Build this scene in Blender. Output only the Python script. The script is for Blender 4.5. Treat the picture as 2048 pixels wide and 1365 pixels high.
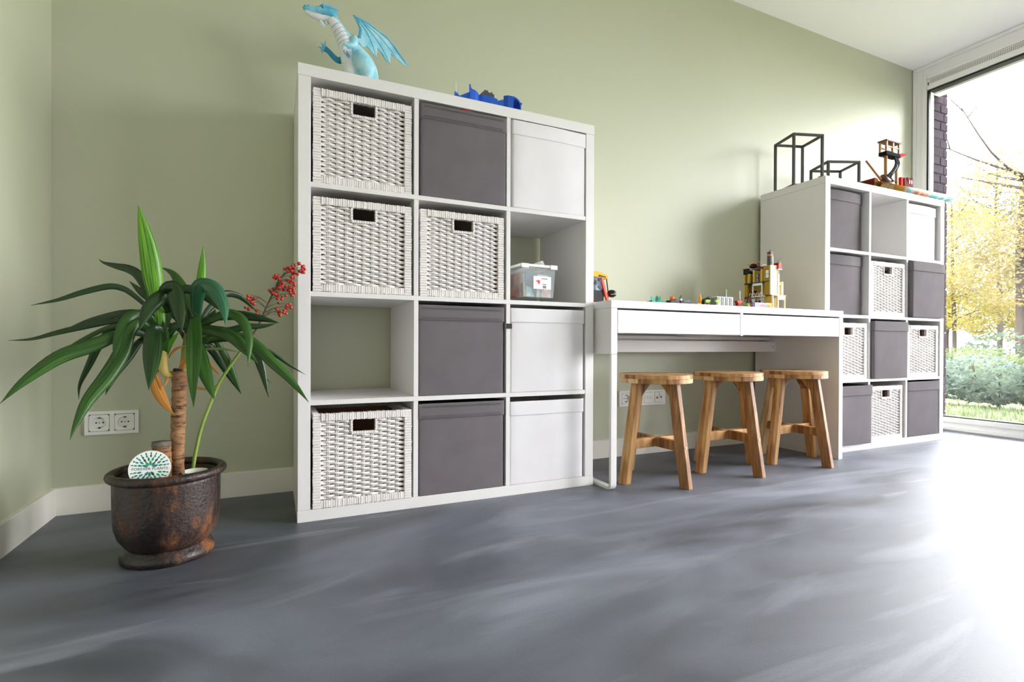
import bpy, bmesh, math, random
from mathutils import Vector, Matrix, noise as mnoise
random.seed(7)
PI = math.pi
scene = bpy.context.scene
C = scene.collection
for o in list(bpy.data.objects):
    bpy.data.objects.remove(o, do_unlink=True)

# ------------------------------------------------------------------ camera, sky, exposure
cam_d = bpy.data.cameras.new('camera')
cam = bpy.data.objects.new('camera', cam_d)
C.objects.link(cam)
cam.location = (0.3199, -2.1892, 0.5697)
YAW, PITCH, ROLL = -0.43095, -0.00458, 0.0033
cam.rotation_mode = 'QUATERNION'
fwd = Vector((-math.sin(YAW), math.cos(YAW), 0)); rgt = Vector((math.cos(YAW), math.sin(YAW), 0)); up = Vector((0, 0, 1))
f2 = fwd * math.cos(PITCH) + up * math.sin(PITCH); u2 = up * math.cos(PITCH) - fwd * math.sin(PITCH)
r3 = rgt * math.cos(ROLL) + u2 * math.sin(ROLL); u3 = u2 * math.cos(ROLL) - rgt * math.sin(ROLL)
cam.rotation_quaternion = Matrix((r3, u3, -f2)).transposed().to_quaternion()
cam_d.sensor_width = 36.0
cam_d.lens = 1028.577 / 2048 * 36.0
cam_d.shift_y = 13.953 / 2048
cam_d.shift_x = 0.276 / 2048
cam_d.clip_start = 0.02
scene.camera = cam

vs = scene.view_settings
vs.view_transform = 'Standard'; vs.look = 'None'; vs.gamma = 1.0; vs.use_curve_mapping = False
vs.exposure = 1.8
scene.display_settings.display_device = 'sRGB'
world = bpy.data.worlds.new('sky'); scene.world = world
world.use_nodes = True
bgn = world.node_tree.nodes['Background']
bgn.inputs['Color'].default_value = (0.99, 0.975, 1.0, 1)
bgn.inputs['Strength'].default_value = 8.0
scene.cycles.max_bounces = 14
scene.cycles.diffuse_bounces = 8
scene.cycles.glossy_bounces = 5
scene.cycles.transparent_max_bounces = 24
scene.cycles.transmission_bounces = 8
scene.cycles.sample_clamp_indirect = 8.0
scene.cycles.use_denoising = True

# room extents in metres: back wall at Y=0, floor at Z=0
XL, XR, YF, ZC = -0.355, 4.531, -4.4, 2.579

# sampling portals in the window openings of the right wall
def portal(name, loc, sx, sy, rot):
    l = bpy.data.lights.new(name, 'AREA'); l.shape = 'RECTANGLE'; l.size = sx; l.size_y = sy
    l.cycles.is_portal = True
    o = bpy.data.objects.new(name, l); C.objects.link(o); o.location = loc; o.rotation_euler = rot
    return o
portal('daylight_portal', (XR + 0.09, -1.9, 1.25), 2.4, 3.7, (0, PI / 2, 0))

# ------------------------------------------------------------------ helpers
def lin(c):
    if isinstance(c, str):
        c = c.lstrip('#'); c = [int(c[i:i + 2], 16) / 255 for i in (0, 2, 4)]
    return tuple((v / 12.92 if v <= 0.04045 else ((v + 0.055) / 1.055) ** 2.4) for v in c[:3])

def L4(c): return (*lin(c), 1.0)

MATS = {}
def mat(name, col, rough=0.5, metal=0.0, spec=0.5, vary=None, bump=None, coat=0.0, trans=0.0, alpha=None, stretch=(1, 1, 1), emit=None, coat_rough=0.1):
    """vary=(scale, other colour, contrast) mixes a second colour by noise; bump=(scale, strength, distance)"""
    if name in MATS: return MATS[name]
    m = bpy.data.materials.new(name); m.use_nodes = True
    nt = m.node_tree; b = nt.nodes['Principled BSDF']
    b.inputs['Base Color'].default_value = L4(col)
    b.inputs['Roughness'].default_value = rough
    b.inputs['Metallic'].default_value = metal
    b.inputs['Specular IOR Level'].default_value = spec
    b.inputs['Coat Weight'].default_value = coat
    b.inputs['Coat Roughness'].default_value = coat_rough
    b.inputs['Transmission Weight'].default_value = trans
    if vary or bump:
        tc = nt.nodes.new('ShaderNodeTexCoord'); mp = nt.nodes.new('ShaderNodeMapping')
        mp.inputs['Scale'].default_value = stretch
        nt.links.new(tc.outputs['Object'], mp.inputs['Vector'])
    if vary:
        n = nt.nodes.new('ShaderNodeTexNoise'); n.inputs['Scale'].default_value = vary[0]; n.inputs['Detail'].default_value = 6
        nt.links.new(mp.outputs['Vector'], n.inputs['Vector'])
        r = nt.nodes.new('ShaderNodeValToRGB'); k = vary[2] if len(vary) > 2 else 0.25
        r.color_ramp.elements[0].position = 0.5 - k; r.color_ramp.elements[1].position = 0.5 + k
        r.color_ramp.elements[0].color = L4(col); r.color_ramp.elements[1].color = L4(vary[1])
        nt.links.new(n.outputs['Fac'], r.inputs['Fac']); nt.links.new(r.outputs['Color'], b.inputs['Base Color'])
    if bump:
        n2 = nt.nodes.new('ShaderNodeTexNoise'); n2.inputs['Scale'].default_value = bump[0]; n2.inputs['Detail'].default_value = 4
        nt.links.new(mp.outputs['Vector'], n2.inputs['Vector'])
        bp = nt.nodes.new('ShaderNodeBump'); bp.inputs['Strength'].default_value = bump[1]
        bp.inputs['Distance'].default_value = bump[2] if len(bump) > 2 else 0.002
        nt.links.new(n2.outputs['Fac'], bp.inputs['Height']); nt.links.new(bp.outputs['Normal'], b.inputs['Normal'])
    MATS[name] = m
    return m

class MB:
    """collects shapes and builds them as one mesh object"""
    def __init__(s): s.v = []; s.f = []; s.sm = []; s.uv = None
    def add(s, vs_, fs, smooth=False, M=None):
        o = len(s.v)
        s.v += [tuple(M @ Vector(p)) if M else tuple(p) for p in vs_]
        s.f += [tuple(i + o for i in f) for f in fs]; s.sm += [smooth] * len(fs)
        return s
    def box(s, x0, x1, y0, y1, z0, z1, M=None):
        v = [(x, y, z) for z in (z0, z1) for y in (y0, y1) for x in (x0, x1)]
        return s.add(v, [(0, 2, 3, 1), (4, 5, 7, 6), (0, 1, 5, 4), (2, 6, 7, 3), (0, 4, 6, 2), (1, 3, 7, 5)], False, M)
    def bar(s, p, q, w, h, upv=(0, 0, 1), taper=1.0):
        p = Vector(p); q = Vector(q); t = (q - p).normalized(); u = Vector(upv)
        a = t.cross(u)
        if a.length < 1e-5: a = t.cross(Vector((1, 0, 0)))
        a.normalize(); b = a.cross(t)
        v = []
        for c, k in ((p, 1.0), (q, taper)):
            for sx, sy in ((-1, -1), (1, -1), (1, 1), (-1, 1)):
                v.append(c + a * sx * w / 2 * k + b * sy * h / 2 * k)
        return s.add(v, [(0, 1, 2, 3), (7, 6, 5, 4), (0, 4, 5, 1), (1, 5, 6, 2), (2, 6, 7, 3), (3, 7, 4, 0)])
    def sweep(s, pts, rad, n=8, smooth=True, flat=1.0, refup=(0, 0, 1), cap=True):
        """round tube through pts; rad a number or a list; flat squeezes the section"""
        P = [Vector(p) for p in pts]; m = len(P)
        R = rad if isinstance(rad, (list, tuple)) else [rad] * m
        T = [(P[min(i + 1, m - 1)] - P[max(i - 1, 0)]).normalized() for i in range(m)]
        u = Vector(refup)
        a = T[0].cross(u)
        if a.length < 1e-4: a = T[0].cross(Vector((1, 0.2, 0)))
        a.normalize(); v = []
        for i in range(m):
            a = (a - T[i] * a.dot(T[i])); a.normalize(); b = T[i].cross(a)
            for k in range(n):
                th = 2 * PI * k / n
                v.append(P[i] + a * math.cos(th) * R[i] + b * math.sin(th) * R[i] * flat)
        f = []
        for i in range(m - 1):
            for k in range(n):
                f.append((i * n + k, i * n + (k + 1) % n, (i + 1) * n + (k + 1) % n, (i + 1) * n + k))
        s.add(v, f, smooth)
        if cap:
            o = len(s.v) - len(v)
            s.f += [tuple(o + k for k in range(n - 1, -1, -1)), tuple(o + (m - 1) * n + k for k in range(n))]; s.sm += [smooth, smooth]
        return s
    def lathe(s, prof, n=40, c=(0, 0), smooth=True, cap0=True, cap1=True):
        v = []; m = len(prof)
        for r, z in prof:
            for k in range(n):
                th = 2 * PI * k / n; v.append((c[0] + r * math.cos(th), c[1] + r * math.sin(th), z))
        f = []
        for i in range(m - 1):
            for k in range(n):
                f.append((i * n + k, i * n + (k + 1) % n, (i + 1) * n + (k + 1) % n, (i + 1) * n + k))
        s.add(v, f, smooth); o = len(s.v) - len(v)
        if cap0: s.f.append(tuple(o + k for k in range(n - 1, -1, -1))); s.sm.append(False)
        if cap1: s.f.append(tuple(o + (m - 1) * n + k for k in range(n))); s.sm.append(False)
        return s
    def ball(s, c, r, n=10, m=7, sc=(1, 1, 1), M=None):
        v = [(c[0], c[1], c[2] - r * sc[2])]; f = []
        for i in range(1, m):  # house tans have light painted in: pale on the lit end, olive where shaded
            ph = -PI / 2 + PI * i / m
            for k in range(n):
                th = 2 * PI * k / n
                v.append((c[0] + r * sc[0] * math.cos(ph) * math.cos(th), c[1] + r * sc[1] * math.cos(ph) * math.sin(th), c[2] + r * sc[2] * math.sin(ph)))
        v.append((c[0], c[1], c[2] + r * sc[2])); last = len(v) - 1
        for k in range(n): f.append((0, 1 + (k + 1) % n, 1 + k))
        for i in range(m - 2):
            for k in range(n):
                a = 1 + i * n
                f.append((a + k, a + (k + 1) % n, a + n + (k + 1) % n, a + n + k))
        a = 1 + (m - 2) * n
        for k in range(n): f.append((a + k, a + (k + 1) % n, last))
        return s.add(v, f, True, M)
    def prism(s, poly, d0, d1, axis='y', smooth=False, M=None):
        """extrude a 2D polygon [(a,b)] between d0 and d1 along axis; for y the plane is (x,z), x: (y,z), z: (x,y)"""
        n = len(poly)
        def P(a, b, d):
            return (a, d, b) if axis == 'y' else ((d, a, b) if axis == 'x' else (a, b, d))
        v = [P(a, b, d0) for a, b in poly] + [P(a, b, d1) for a, b in poly]
        f = [tuple(range(n)), tuple(range(2 * n - 1, n - 1, -1))] + [(i, i + n, (i + 1) % n + n, (i + 1) % n) for i in range(n)]
        return s.add(v, f, smooth, M)
    def mesh(s, name):
        me = bpy.data.meshes.new(name); me.from_pydata([tuple(p) for p in s.v], [], s.f)
        me.polygons.foreach_set('use_smooth', s.sm)
        bm = bmesh.new(); bm.from_mesh(me); bmesh.ops.recalc_face_normals(bm, faces=bm.faces); bm.to_mesh(me); bm.free()
        if s.uv:
            ul = me.uv_layers.new(name='UVMap')
            for lp in me.loops: ul.data[lp.index].uv = s.uv[lp.vertex_index]
        me.update(); return me
    def build(s, name, m, parent=None, bevel=0.0, seg=2, solid=0.0, label=None, kind=None):
        o = bpy.data.objects.new(name, s.mesh(name)); C.objects.link(o)
        ms = m if isinstance(m, (list, tuple)) else [m]
        for k in ms: o.data.materials.append(k)
        if parent: o.parent = parent
        if bevel:
            b = o.modifiers.new('bevel', 'BEVEL'); b.width = bevel; b.segments = seg; b.limit_method = 'ANGLE'; b.harden_normals = False
        if solid:
            b = o.modifiers.new('solid', 'SOLIDIFY'); b.thickness = solid; b.offset = 0
        if label: o['label'] = label
        if kind: o['kind'] = kind
        return o

def empty(name, loc=(0, 0, 0), rz=0.0):
    o = bpy.data.objects.new(name, None); o.empty_display_size = 0.05; C.objects.link(o)
    o.location = loc; o.rotation_euler = (0, 0, rz); return o
def tag(o, label, cat, group=None):
    o['label'] = label; o['category'] = cat
    if group: o['group'] = group
    return o
def thing(name, label, cat, loc=(0, 0, 0), rz=0.0, group=None): return tag(empty(name, loc, rz), label, cat, group)
def struct(o): o['kind'] = 'structure'; return o
def piece(src, name, parent, loc=(0, 0, 0), rz=0.0, m=None):
    """another object that shares src's mesh"""
    o = bpy.data.objects.new(name, src.data); C.objects.link(o); o.parent = parent; o.location = loc; o.rotation_euler = (0, 0, rz)
    for md in src.modifiers:
        n = o.modifiers.new(md.name, md.type)
        if md.type == 'BEVEL': n.width = md.width; n.segments = md.segments; n.limit_method = md.limit_method
        if md.type == 'SOLIDIFY': n.thickness = md.thickness; n.offset = md.offset
    return o
def copy_tree(o, parent=None):
    c = o.copy(); C.objects.link(c); c.parent = parent
    for ch in o.children: copy_tree(ch, c)
    return c
def catmull(P, k=4):
    P = [Vector(p) for p in P]; out = []
    for i in range(len(P) - 1):
        p0 = P[max(i - 1, 0)]; p1 = P[i]; p2 = P[i + 1]; p3 = P[min(i + 2, len(P) - 1)]
        for j in range(k):
            t = j / k
            out.append(0.5 * ((2 * p1) + (p2 - p0) * t + (2 * p0 - 5 * p1 + 4 * p2 - p3) * t * t + (3 * p1 - p0 - 3 * p2 + p3) * t ** 3))
    out.append(P[-1]); return out
def resample(vals, n):
    m = len(vals) - 1; out = []
    for i in range(n):
        t = i / (n - 1) * m; k = min(int(t), m - 1); out.append(vals[k] + (vals[k + 1] - vals[k]) * (t - k))
    return out

# ------------------------------------------------------------------ materials
wall_paint = mat('sage_wall_paint', '#bcbea7', 0.5, spec=0.62, bump=(260, 0.05, 0.001))
ceil_paint = mat('white_ceiling_paint', '#fcfafd', 0.9, spec=0.2, bump=(300, 0.05, 0.001))
trim_white = mat('white_trim_paint', '#ece8e0', 0.4)
lam_white = mat('white_laminate', '#e2dfe0', 0.35, spec=0.4)
metal_white = mat('white_powder_coat', '#dad7d7', 0.35)
upvc = mat('white_window_profile', '#f0eff0', 0.3)
gasket = mat('black_rubber_gasket', '#1c1a20', 0.6)
black_steel = mat('black_steel', '#2b2927', 0.45, spec=0.5, vary=(30, '#3a3835'))
plastic_black = mat('black_plastic', '#171617', 0.4)
plastic_white = mat('white_plastic', '#efeeea', 0.35)
screw_metal = mat('zinc_screw', '#b9b6b0', 0.3, metal=0.9)
grey_fabric = mat('grey_box_fabric', '#686266', 0.9, spec=0.15, vary=(9, '#716b70'), bump=(500, 0.25, 0.0008))
white_fabric = mat('white_box_fabric', '#dedadf', 0.9, spec=0.15, vary=(8, '#e4e1e6'), bump=(500, 0.25, 0.0008))
wicker_white = mat('white_painted_wicker', '#ece7e7', 0.5, spec=0.35, vary=(60, '#e0dad9'))
wicker_brown = mat('brown_wicker_inside', '#8a6650', 0.8, spec=0.2, vary=(50, '#a5806a'), stretch=(1, 1, 6))

def floor_material():
    m = bpy.data.materials.new('grey_cast_floor'); m.use_nodes = True; nt = m.node_tree; b = nt.nodes['Principled BSDF']
    N = nt.nodes.new; Lk = nt.links.new
    tc = N('ShaderNodeTexCoord')
    mp = N('ShaderNodeMapping'); mp.inputs['Rotation'].default_value = (0, 0, math.radians(28)); mp.inputs['Scale'].default_value = (0.75, 1.9, 1)
    Lk(tc.outputs['Object'], mp.inputs['Vector'])
    big = N('ShaderNodeTexNoise'); big.inputs['Scale'].default_value = 1.5; big.inputs['Detail'].default_value = 5; big.inputs['Distortion'].default_value = 1.2
    Lk(mp.outputs['Vector'], big.inputs['Vector'])
    mp2 = N('ShaderNodeMapping'); mp2.inputs['Rotation'].default_value = (0, 0, math.radians(-22)); mp2.inputs['Scale'].default_value = (0.6, 2.6, 1)
    Lk(tc.outputs['Object'], mp2.inputs['Vector'])
    st = N('ShaderNodeTexNoise'); st.inputs['Scale'].default_value = 1.3; st.inputs['Detail'].default_value = 6; st.inputs['Distortion'].default_value = 2.2
    Lk(mp2.outputs['Vector'], st.inputs['Vector'])
    r1 = N('ShaderNodeValToRGB'); r1.color_ramp.elements[0].position = 0.32; r1.color_ramp.elements[1].position = 0.7
    r1.color_ramp.elements[0].color = L4('#33353f'); r1.color_ramp.elements[1].color = L4('#6b6f7f')
    Lk(big.outputs['Fac'], r1.inputs['Fac'])
    r2 = N('ShaderNodeValToRGB'); r2.color_ramp.elements[0].position = 0.54; r2.color_ramp.elements[1].position = 0.70
    r2.color_ramp.elements[0].color = (0, 0, 0, 1); r2.color_ramp.elements[1].color = (0.5, 0.5, 0.5, 1)
    Lk(st.outputs['Fac'], r2.inputs['Fac'])
    mx = N('ShaderNodeMixRGB'); mx.inputs['Color2'].default_value = L4('#8d90a0')
    Lk(r2.outputs['Color'], mx.inputs['Fac']); Lk(r1.outputs['Color'], mx.inputs['Color1'])
    fine = N('ShaderNodeTexNoise'); fine.inputs['Scale'].default_value = 190; fine.inputs['Detail'].default_value = 3
    Lk(tc.outputs['Object'], fine.inputs['Vector'])
    mx2 = N('ShaderNodeMixRGB'); mx2.blend_type = 'OVERLAY'; mx2.inputs['Fac'].default_value = 0.16
    Lk(mx.outputs['Color'], mx2.inputs['Color1']); Lk(fine.outputs['Fac'], mx2.inputs['Color2'])
    Lk(mx2.outputs['Color'], b.inputs['Base Color'])
    mr = N('ShaderNodeMapRange'); mr.inputs['From Min'].default_value = 0.3; mr.inputs['From Max'].default_value = 0.7
    mr.inputs['To Min'].default_value = 0.46; mr.inputs['To Max'].default_value = 0.58
    Lk(big.outputs['Fac'], mr.inputs['Value']); Lk(mr.outputs['Result'], b.inputs['Roughness'])
    b.inputs['Specular IOR Level'].default_value = 1.0
    bp = N('ShaderNodeBump'); bp.inputs['Strength'].default_value = 0.12; bp.inputs['Distance'].default_value = 0.002
    Lk(fine.outputs['Fac'], bp.inputs['Height']); Lk(bp.outputs['Normal'], b.inputs['Normal'])
    return m
floor_mat = floor_material()

def pane_material():
    m = bpy.data.materials.new('window_glass'); m.use_nodes = True; nt = m.node_tree; nt.nodes.clear()
    N = nt.nodes.new; out = N('ShaderNodeOutputMaterial'); t = N('ShaderNodeBsdfTransparent'); g = N('ShaderNodeBsdfGlossy'); mx = N('ShaderNodeMixShader'); fr = N('ShaderNodeFresnel')
    t.inputs['Color'].default_value = (0.94, 0.955, 0.95, 1); g.inputs['Roughness'].default_value = 0.02; fr.inputs['IOR'].default_value = 1.3
    nt.links.new(fr.outputs['Fac'], mx.inputs['Fac']); nt.links.new(t.outputs['BSDF'], mx.inputs[1]); nt.links.new(g.outputs['BSDF'], mx.inputs[2]); nt.links.new(mx.outputs['Shader'], out.inputs['Surface'])
    return m
glass = pane_material()

def clear_plastic_material():
    m = bpy.data.materials.new('clear_plastic'); m.use_nodes = True; nt = m.node_tree; nt.nodes.clear()
    N = nt.nodes.new; out = N('ShaderNodeOutputMaterial'); t = N('ShaderNodeBsdfTransparent'); g = N('ShaderNodeBsdfPrincipled'); mx = N('ShaderNodeMixShader')
    t.inputs['Color'].default_value = (0.93, 0.95, 0.96, 1); g.inputs['Roughness'].default_value = 0.12; g.inputs['Base Color'].default_value = L4('#dfe4e8')
    mx.inputs['Fac'].default_value = 0.2
    nt.links.new(t.outputs['BSDF'], mx.inputs[1]); nt.links.new(g.outputs['BSDF'], mx.inputs[2]); nt.links.new(mx.outputs['Shader'], out.inputs['Surface'])
    return m
clear_plastic = clear_plastic_material()

def wood(name, a, b_, c_):
    m = bpy.data.materials.new(name); m.use_nodes = True; nt = m.node_tree; b = nt.nodes['Principled BSDF']; N = nt.nodes.new; Lk = nt.links.new
    tc = N('ShaderNodeTexCoord'); mp = N('ShaderNodeMapping'); mp.inputs['Scale'].default_value = (1, 1, 0.08); Lk(tc.outputs['Object'], mp.inputs['Vector'])
    n = N('ShaderNodeTexNoise'); n.inputs['Scale'].default_value = 42; n.inputs['Detail'].default_value = 5; n.inputs['Distortion'].default_value = 0.6; Lk(mp.outputs['Vector'], n.inputs['Vector'])
    r = N('ShaderNodeValToRGB'); r.color_ramp.elements[0].position = 0.34; r.color_ramp.elements[0].color = L4(a); r.color_ramp.elements[1].position = 0.7; r.color_ramp.elements[1].color = L4(c_); e = r.color_ramp.elements.new(0.52); e.color = L4(b_)
    Lk(n.outputs['Fac'], r.inputs['Fac']); Lk(r.outputs['Color'], b.inputs['Base Color']); b.inputs['Roughness'].default_value = 0.45; b.inputs['Specular IOR Level'].default_value = 0.4
    bp = N('ShaderNodeBump'); bp.inputs['Strength'].default_value = 0.15; bp.inputs['Distance'].default_value = 0.0008; Lk(n.outputs['Fac'], bp.inputs['Height']); Lk(bp.outputs['Normal'], b.inputs['Normal'])
    return m
acacia = [wood('acacia_honey', '#96663a', '#bd8e58', '#d0a36c'), wood('acacia_pale', '#b78a56', '#d9b686', '#e6cb9f'), wood('acacia_dark', '#6d4526', '#97683e', '#b98a56')]

# ------------------------------------------------------------------ room shell
struct(MB().box(XL - 0.1, XR + 0.02, YF - 0.1, 0.1, -0.1, 0.0).build('floor', floor_mat))
struct(MB().box(XL - 0.1, XR + 0.12, YF - 0.1, 0.12, ZC, ZC + 0.2).build('ceiling', ceil_paint))
struct(MB().box(XL - 0.1, XR + 0.04, 0.0, 0.12, 0.0, ZC).build('wall_back', wall_paint))
struct(MB().box(XL - 0.1, XL, YF, 0.0, 0.0, ZC).build('wall_left', wall_paint))
struct(MB().box(XL - 0.1, XR + 0.1, YF - 0.1, YF, 0.0, ZC).build('wall_front', ceil_paint))
struct(MB().box(XR, XR + 0.1, YF, -3.8, 0.0, ZC).build('wall_right', ceil_paint))
HB, TB = 0.091, 0.015
struct(MB().prism([(0.0, 0.0), (-TB, 0.0), (-TB, HB - 0.002), (-TB + 0.002, HB), (0.0, HB)], XL + TB, XR - 0.012, 'x').build('baseboard_back', trim_white))
struct(MB().prism([(XL, 0.0), (XL + TB, 0.0), (XL + TB, HB - 0.002), (XL + TB - 0.002, HB), (XL, HB)], YF, 0.0, 'y').build('baseboard_left', trim_white))
struct(MB().box(XL + TB, XR - 0.02, YF, YF + TB, 0.0, HB).build('baseboard_front', trim_white))

# window wall: two tall fixed panes with a ventilation grille above
perf = bpy.data.materials.new('perforated_aluminium'); perf.use_nodes = True
def _perf():
    nt = perf.node_tree; b = nt.nodes['Principled BSDF']; N = nt.nodes.new; Lk = nt.links.new
    b.inputs['Roughness'].default_value = 0.4; b.inputs['Metallic'].default_value = 0.2
    tc = N('ShaderNodeTexCoord'); mp = N('ShaderNodeMapping'); mp.inputs['Scale'].default_value = (110, 110, 110); Lk(tc.outputs['Object'], mp.inputs['Vector'])
    vo = N('ShaderNodeTexVoronoi'); vo.inputs['Randomness'].default_value = 0.0; vo.inputs['Scale'].default_value = 1.0; Lk(mp.outputs['Vector'], vo.inputs['Vector'])
    r = N('ShaderNodeValToRGB'); r.color_ramp.elements[0].position = 0.34; r.color_ramp.elements[1].position = 0.40
    r.color_ramp.elements[0].color = L4('#5d5557'); r.color_ramp.elements[1].color = L4('#e9e6e6')
    Lk(vo.outputs['Distance'], r.inputs['Fac']); Lk(r.outputs['Color'], b.inputs['Base Color'])
_perf()
XG = XR + 0.012
def window(name, ya, yb):
    """ya > yb, runs towards -Y"""
    w = empty(name, (0, 0, 0)); struct(w)
    def ring(nm, inset0, inset1, zt0, zt1, zb0, zb1, x0, x1):
        MB().box(x0, x1, ya - inset1, ya - inset0, zb0, zt0).build(nm, upvc, w, bevel=0.003)
        MB().box(x0, x1, yb + inset0, yb + inset1, zb0, zt0).build(nm, upvc, w, bevel=0.003)
        MB().box(x0, x1, yb + inset1, ya - inset1, zt1, zt0).build(nm, upvc, w, bevel=0.003)
        MB().box(x0, x1, yb + inset1, ya - inset1, zb0, zb1).build(nm, upvc, w, bevel=0.003)
    ring('outer_frame', 0.003, 0.022, ZC - 0.002, ZC - 0.024, 0.004, 0.018, XR - 0.012, XR + 0.06)
    ring('middle_frame', 0.022, 0.060, ZC - 0.024, ZC - 0.086, 0.018, 0.052, XR + 0.002, XR + 0.06)
    ring('sash_frame', 0.060, 0.089, ZC - 0.086, ZC - 0.108, 0.052, 0.088, XR - 0.006, XR + 0.06)
    g = 0.094
    MB().box(XR + 0.0, XR + 0.06, ya - 0.1, ya - 0.089, 0.088, 2.393).build('gasket', gasket, w)
    MB().box(XR + 0.0, XR + 0.06, yb + 0.089, yb + 0.1, 0.088, 2.393).build('gasket', gasket, w)
    MB().box(XR + 0.0, XR + 0.06, yb + 0.1, ya - 0.1, 0.088, 0.095).build('gasket', gasket, w)
    MB().box(XR + 0.0, XR + 0.06, yb + 0.1, ya - 0.1, 2.386, 2.395).build('gasket', gasket, w)
    v = MB().box(XR - 0.010, XR + 0.05, yb + 0.093, ya - 0.093, 2.396, 2.466).build('ventilation_grille', upvc, w, bevel=0.002)
    MB().box(XR - 0.0115, XR - 0.0095, yb + 0.11, ya - 0.11, 2.430, 2.462).build('perforated_strip', perf, v)
    MB().box(XR - 0.012, XR - 0.0095, ya - 0.104, ya - 0.098, 2.425, 2.446).build('end_slot', gasket, v)
    MB().box(XG, XG + 0.006, yb + 0.095, ya - 0.095, 0.09, 2.392).build('pane', glass, w)
    MB().box(XG + 0.012, XR + 0.062, ya - 0.1001, ya - 0.097, 0.05, 2.45).build('outer_jamb', upvc, w)
    MB().box(XG + 0.012, XR + 0.062, yb + 0.097, yb + 0.1001, 0.05, 2.45).build('outer_jamb', upvc, w)
    MB().box(XR + 0.06, XR + 0.13, yb, ya - 0.1, 2.372, 2.52).build('outer_lintel', upvc, w)
    MB().box(XR + 0.06, XR + 0.13, yb, ya - 0.1, 0.0, 0.075).build('outer_sill', upvc, w, bevel=0.003)
    return w
window('window_1', 0.0, -2.2)
window('window_2', -2.2, -3.8)

# brick pier outside the window, bricks laid one by one on its reveal
mortar = mat('grey_mortar', '#221e23', 0.95, spec=0.03, vary=(80, '#29242a'))
brick_m = [mat('purple_brick_%s' % n, a, 0.95, spec=0.03, vary=(55, b_), bump=(90, 0.5, 0.004)) for n, a, b_ in (('a', '#2b252b', '#221d23'), ('b', '#302930', '#262026'), ('c', '#272127', '#2d262d'))]
pier = struct(MB().box(XR + 0.064, XR + 0.240, -0.094, 0.9, -0.2, 3.1).build('wall_brick_pier', mortar))
protos = {}
zc = -0.02; k = 0
while zc < 2.6:
    for (a, b_) in ([(0.0, 0.086), (0.094, 0.184)] if k % 2 == 0 else [(0.0, 0.128), (0.136, 0.184)]):
        j = random.randrange(3)
        key = (a, b_, j)
        if key not in protos:
            m_ = MB().box(a, b_, -0.004, 0.06, 0, 0.055)
            protos[key] = m_.build('brick', brick_m[j], pier, bevel=0.003, seg=1); o = protos[key]
        else: o = piece(protos[key], 'brick', pier)
        o.location = (XR + 0.064, -0.092 - random.uniform(0, 0.004), zc)
    zc += 0.0635; k += 1

# ------------------------------------------------------------------ garden
grass_m = mat('meadow_ground', '#6c7550', 0.95, spec=0.05, vary=(1.6, '#76755c'), bump=(25, 0.6, 0.03))
struct(MB().box(XR + 0.24, 60, -40, 45, -0.25, -0.06).build('ground_garden', grass_m))

def leaf_mat(name, a, b_, trans=0.5, scale=2.2):
    m = bpy.data.materials.new(name); m.use_nodes = True; nt = m.node_tree; nt.nodes.clear(); N = nt.nodes.new; Lk = nt.links.new
    out = N('ShaderNodeOutputMaterial'); d = N('ShaderNodeBsdfDiffuse'); t = N('ShaderNodeBsdfTranslucent'); mx = N('ShaderNodeMixShader'); mx.inputs['Fac'].default_value = trans
    tc = N('ShaderNodeTexCoord'); n = N('ShaderNodeTexNoise'); n.inputs['Scale'].default_value = scale; n.inputs['Detail'].default_value = 8; n.inputs['Roughness'].default_value = 0.7
    r = N('ShaderNodeValToRGB'); r.color_ramp.elements[0].position = 0.38; r.color_ramp.elements[1].position = 0.62
    r.color_ramp.elements[0].color = L4(a); r.color_ramp.elements[1].color = L4(b_)
    Lk(tc.outputs['Object'], n.inputs['Vector']); Lk(n.outputs['Fac'], r.inputs['Fac'])
    Lk(r.outputs['Color'], d.inputs['Color']); Lk(r.outputs['Color'], t.inputs['Color'])
    Lk(d.outputs['BSDF'], mx.inputs[1]); Lk(t.outputs['BSDF'], mx.inputs[2]); Lk(mx.outputs['Shader'], out.inputs['Surface'])
    return m
gold_leaf = leaf_mat('golden_backlit_leaves', '#565036', '#756a48')  # gold and yellow leaf colours carry the glow of a low sun behind
yellow_leaf = leaf_mat('yellow_green_leaves', '#625b30', '#837844')
olive_leaf = leaf_mat('olive_leaves', '#4a4a3c', '#635e4b')
shrub_leaf = [leaf_mat('dark_shrub_leaves', '#38423b', '#53604f'), leaf_mat('blue_green_shrub_leaves', '#455049', '#616d65'), leaf_mat('light_shrub_leaves', '#485239', '#646949')]
bark = mat('grey_tree_bark', '#2a2523', 0.95, spec=0.03, vary=(8, '#3a3430'), stretch=(1, 1, 0.2), bump=(20, 0.6, 0.02))
grass_blade = leaf_mat('grass_blades', '#485538', '#656d52', 0.35)

def leaf_cloud(rnd, blobs, n, size, flat=False):
    mb = MB()
    tot = sum(b[1] ** 2 for b in blobs)
    for c, r, sq in blobs:
        for _ in range(int(n * r * r / tot)):
            while True:
                p = Vector((rnd.uniform(-1, 1), rnd.uniform(-1, 1), rnd.uniform(-1, 1)))
                if 0.15 < p.length < 1: break
            p = p.normalized() * (p.length ** 0.45)
            q = Vector((c[0] + p.x * r, c[1] + p.y * r, c[2] + p.z * r * sq))
            a = Vector((rnd.gauss(0, 1), rnd.gauss(0, 1), rnd.gauss(0, 0.6))).normalized()
            b = a.cross(Vector((rnd.gauss(0, 1), rnd.gauss(0, 1), rnd.gauss(0, 1)))).normalized()
            s_ = size * rnd.uniform(0.6, 1.3)
            mb.add([q - a * s_, q + b * s_ * 0.45, q + a * s_, q - b * s_ * 0.45], [(0, 1, 2, 3)])
    return mb
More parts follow.
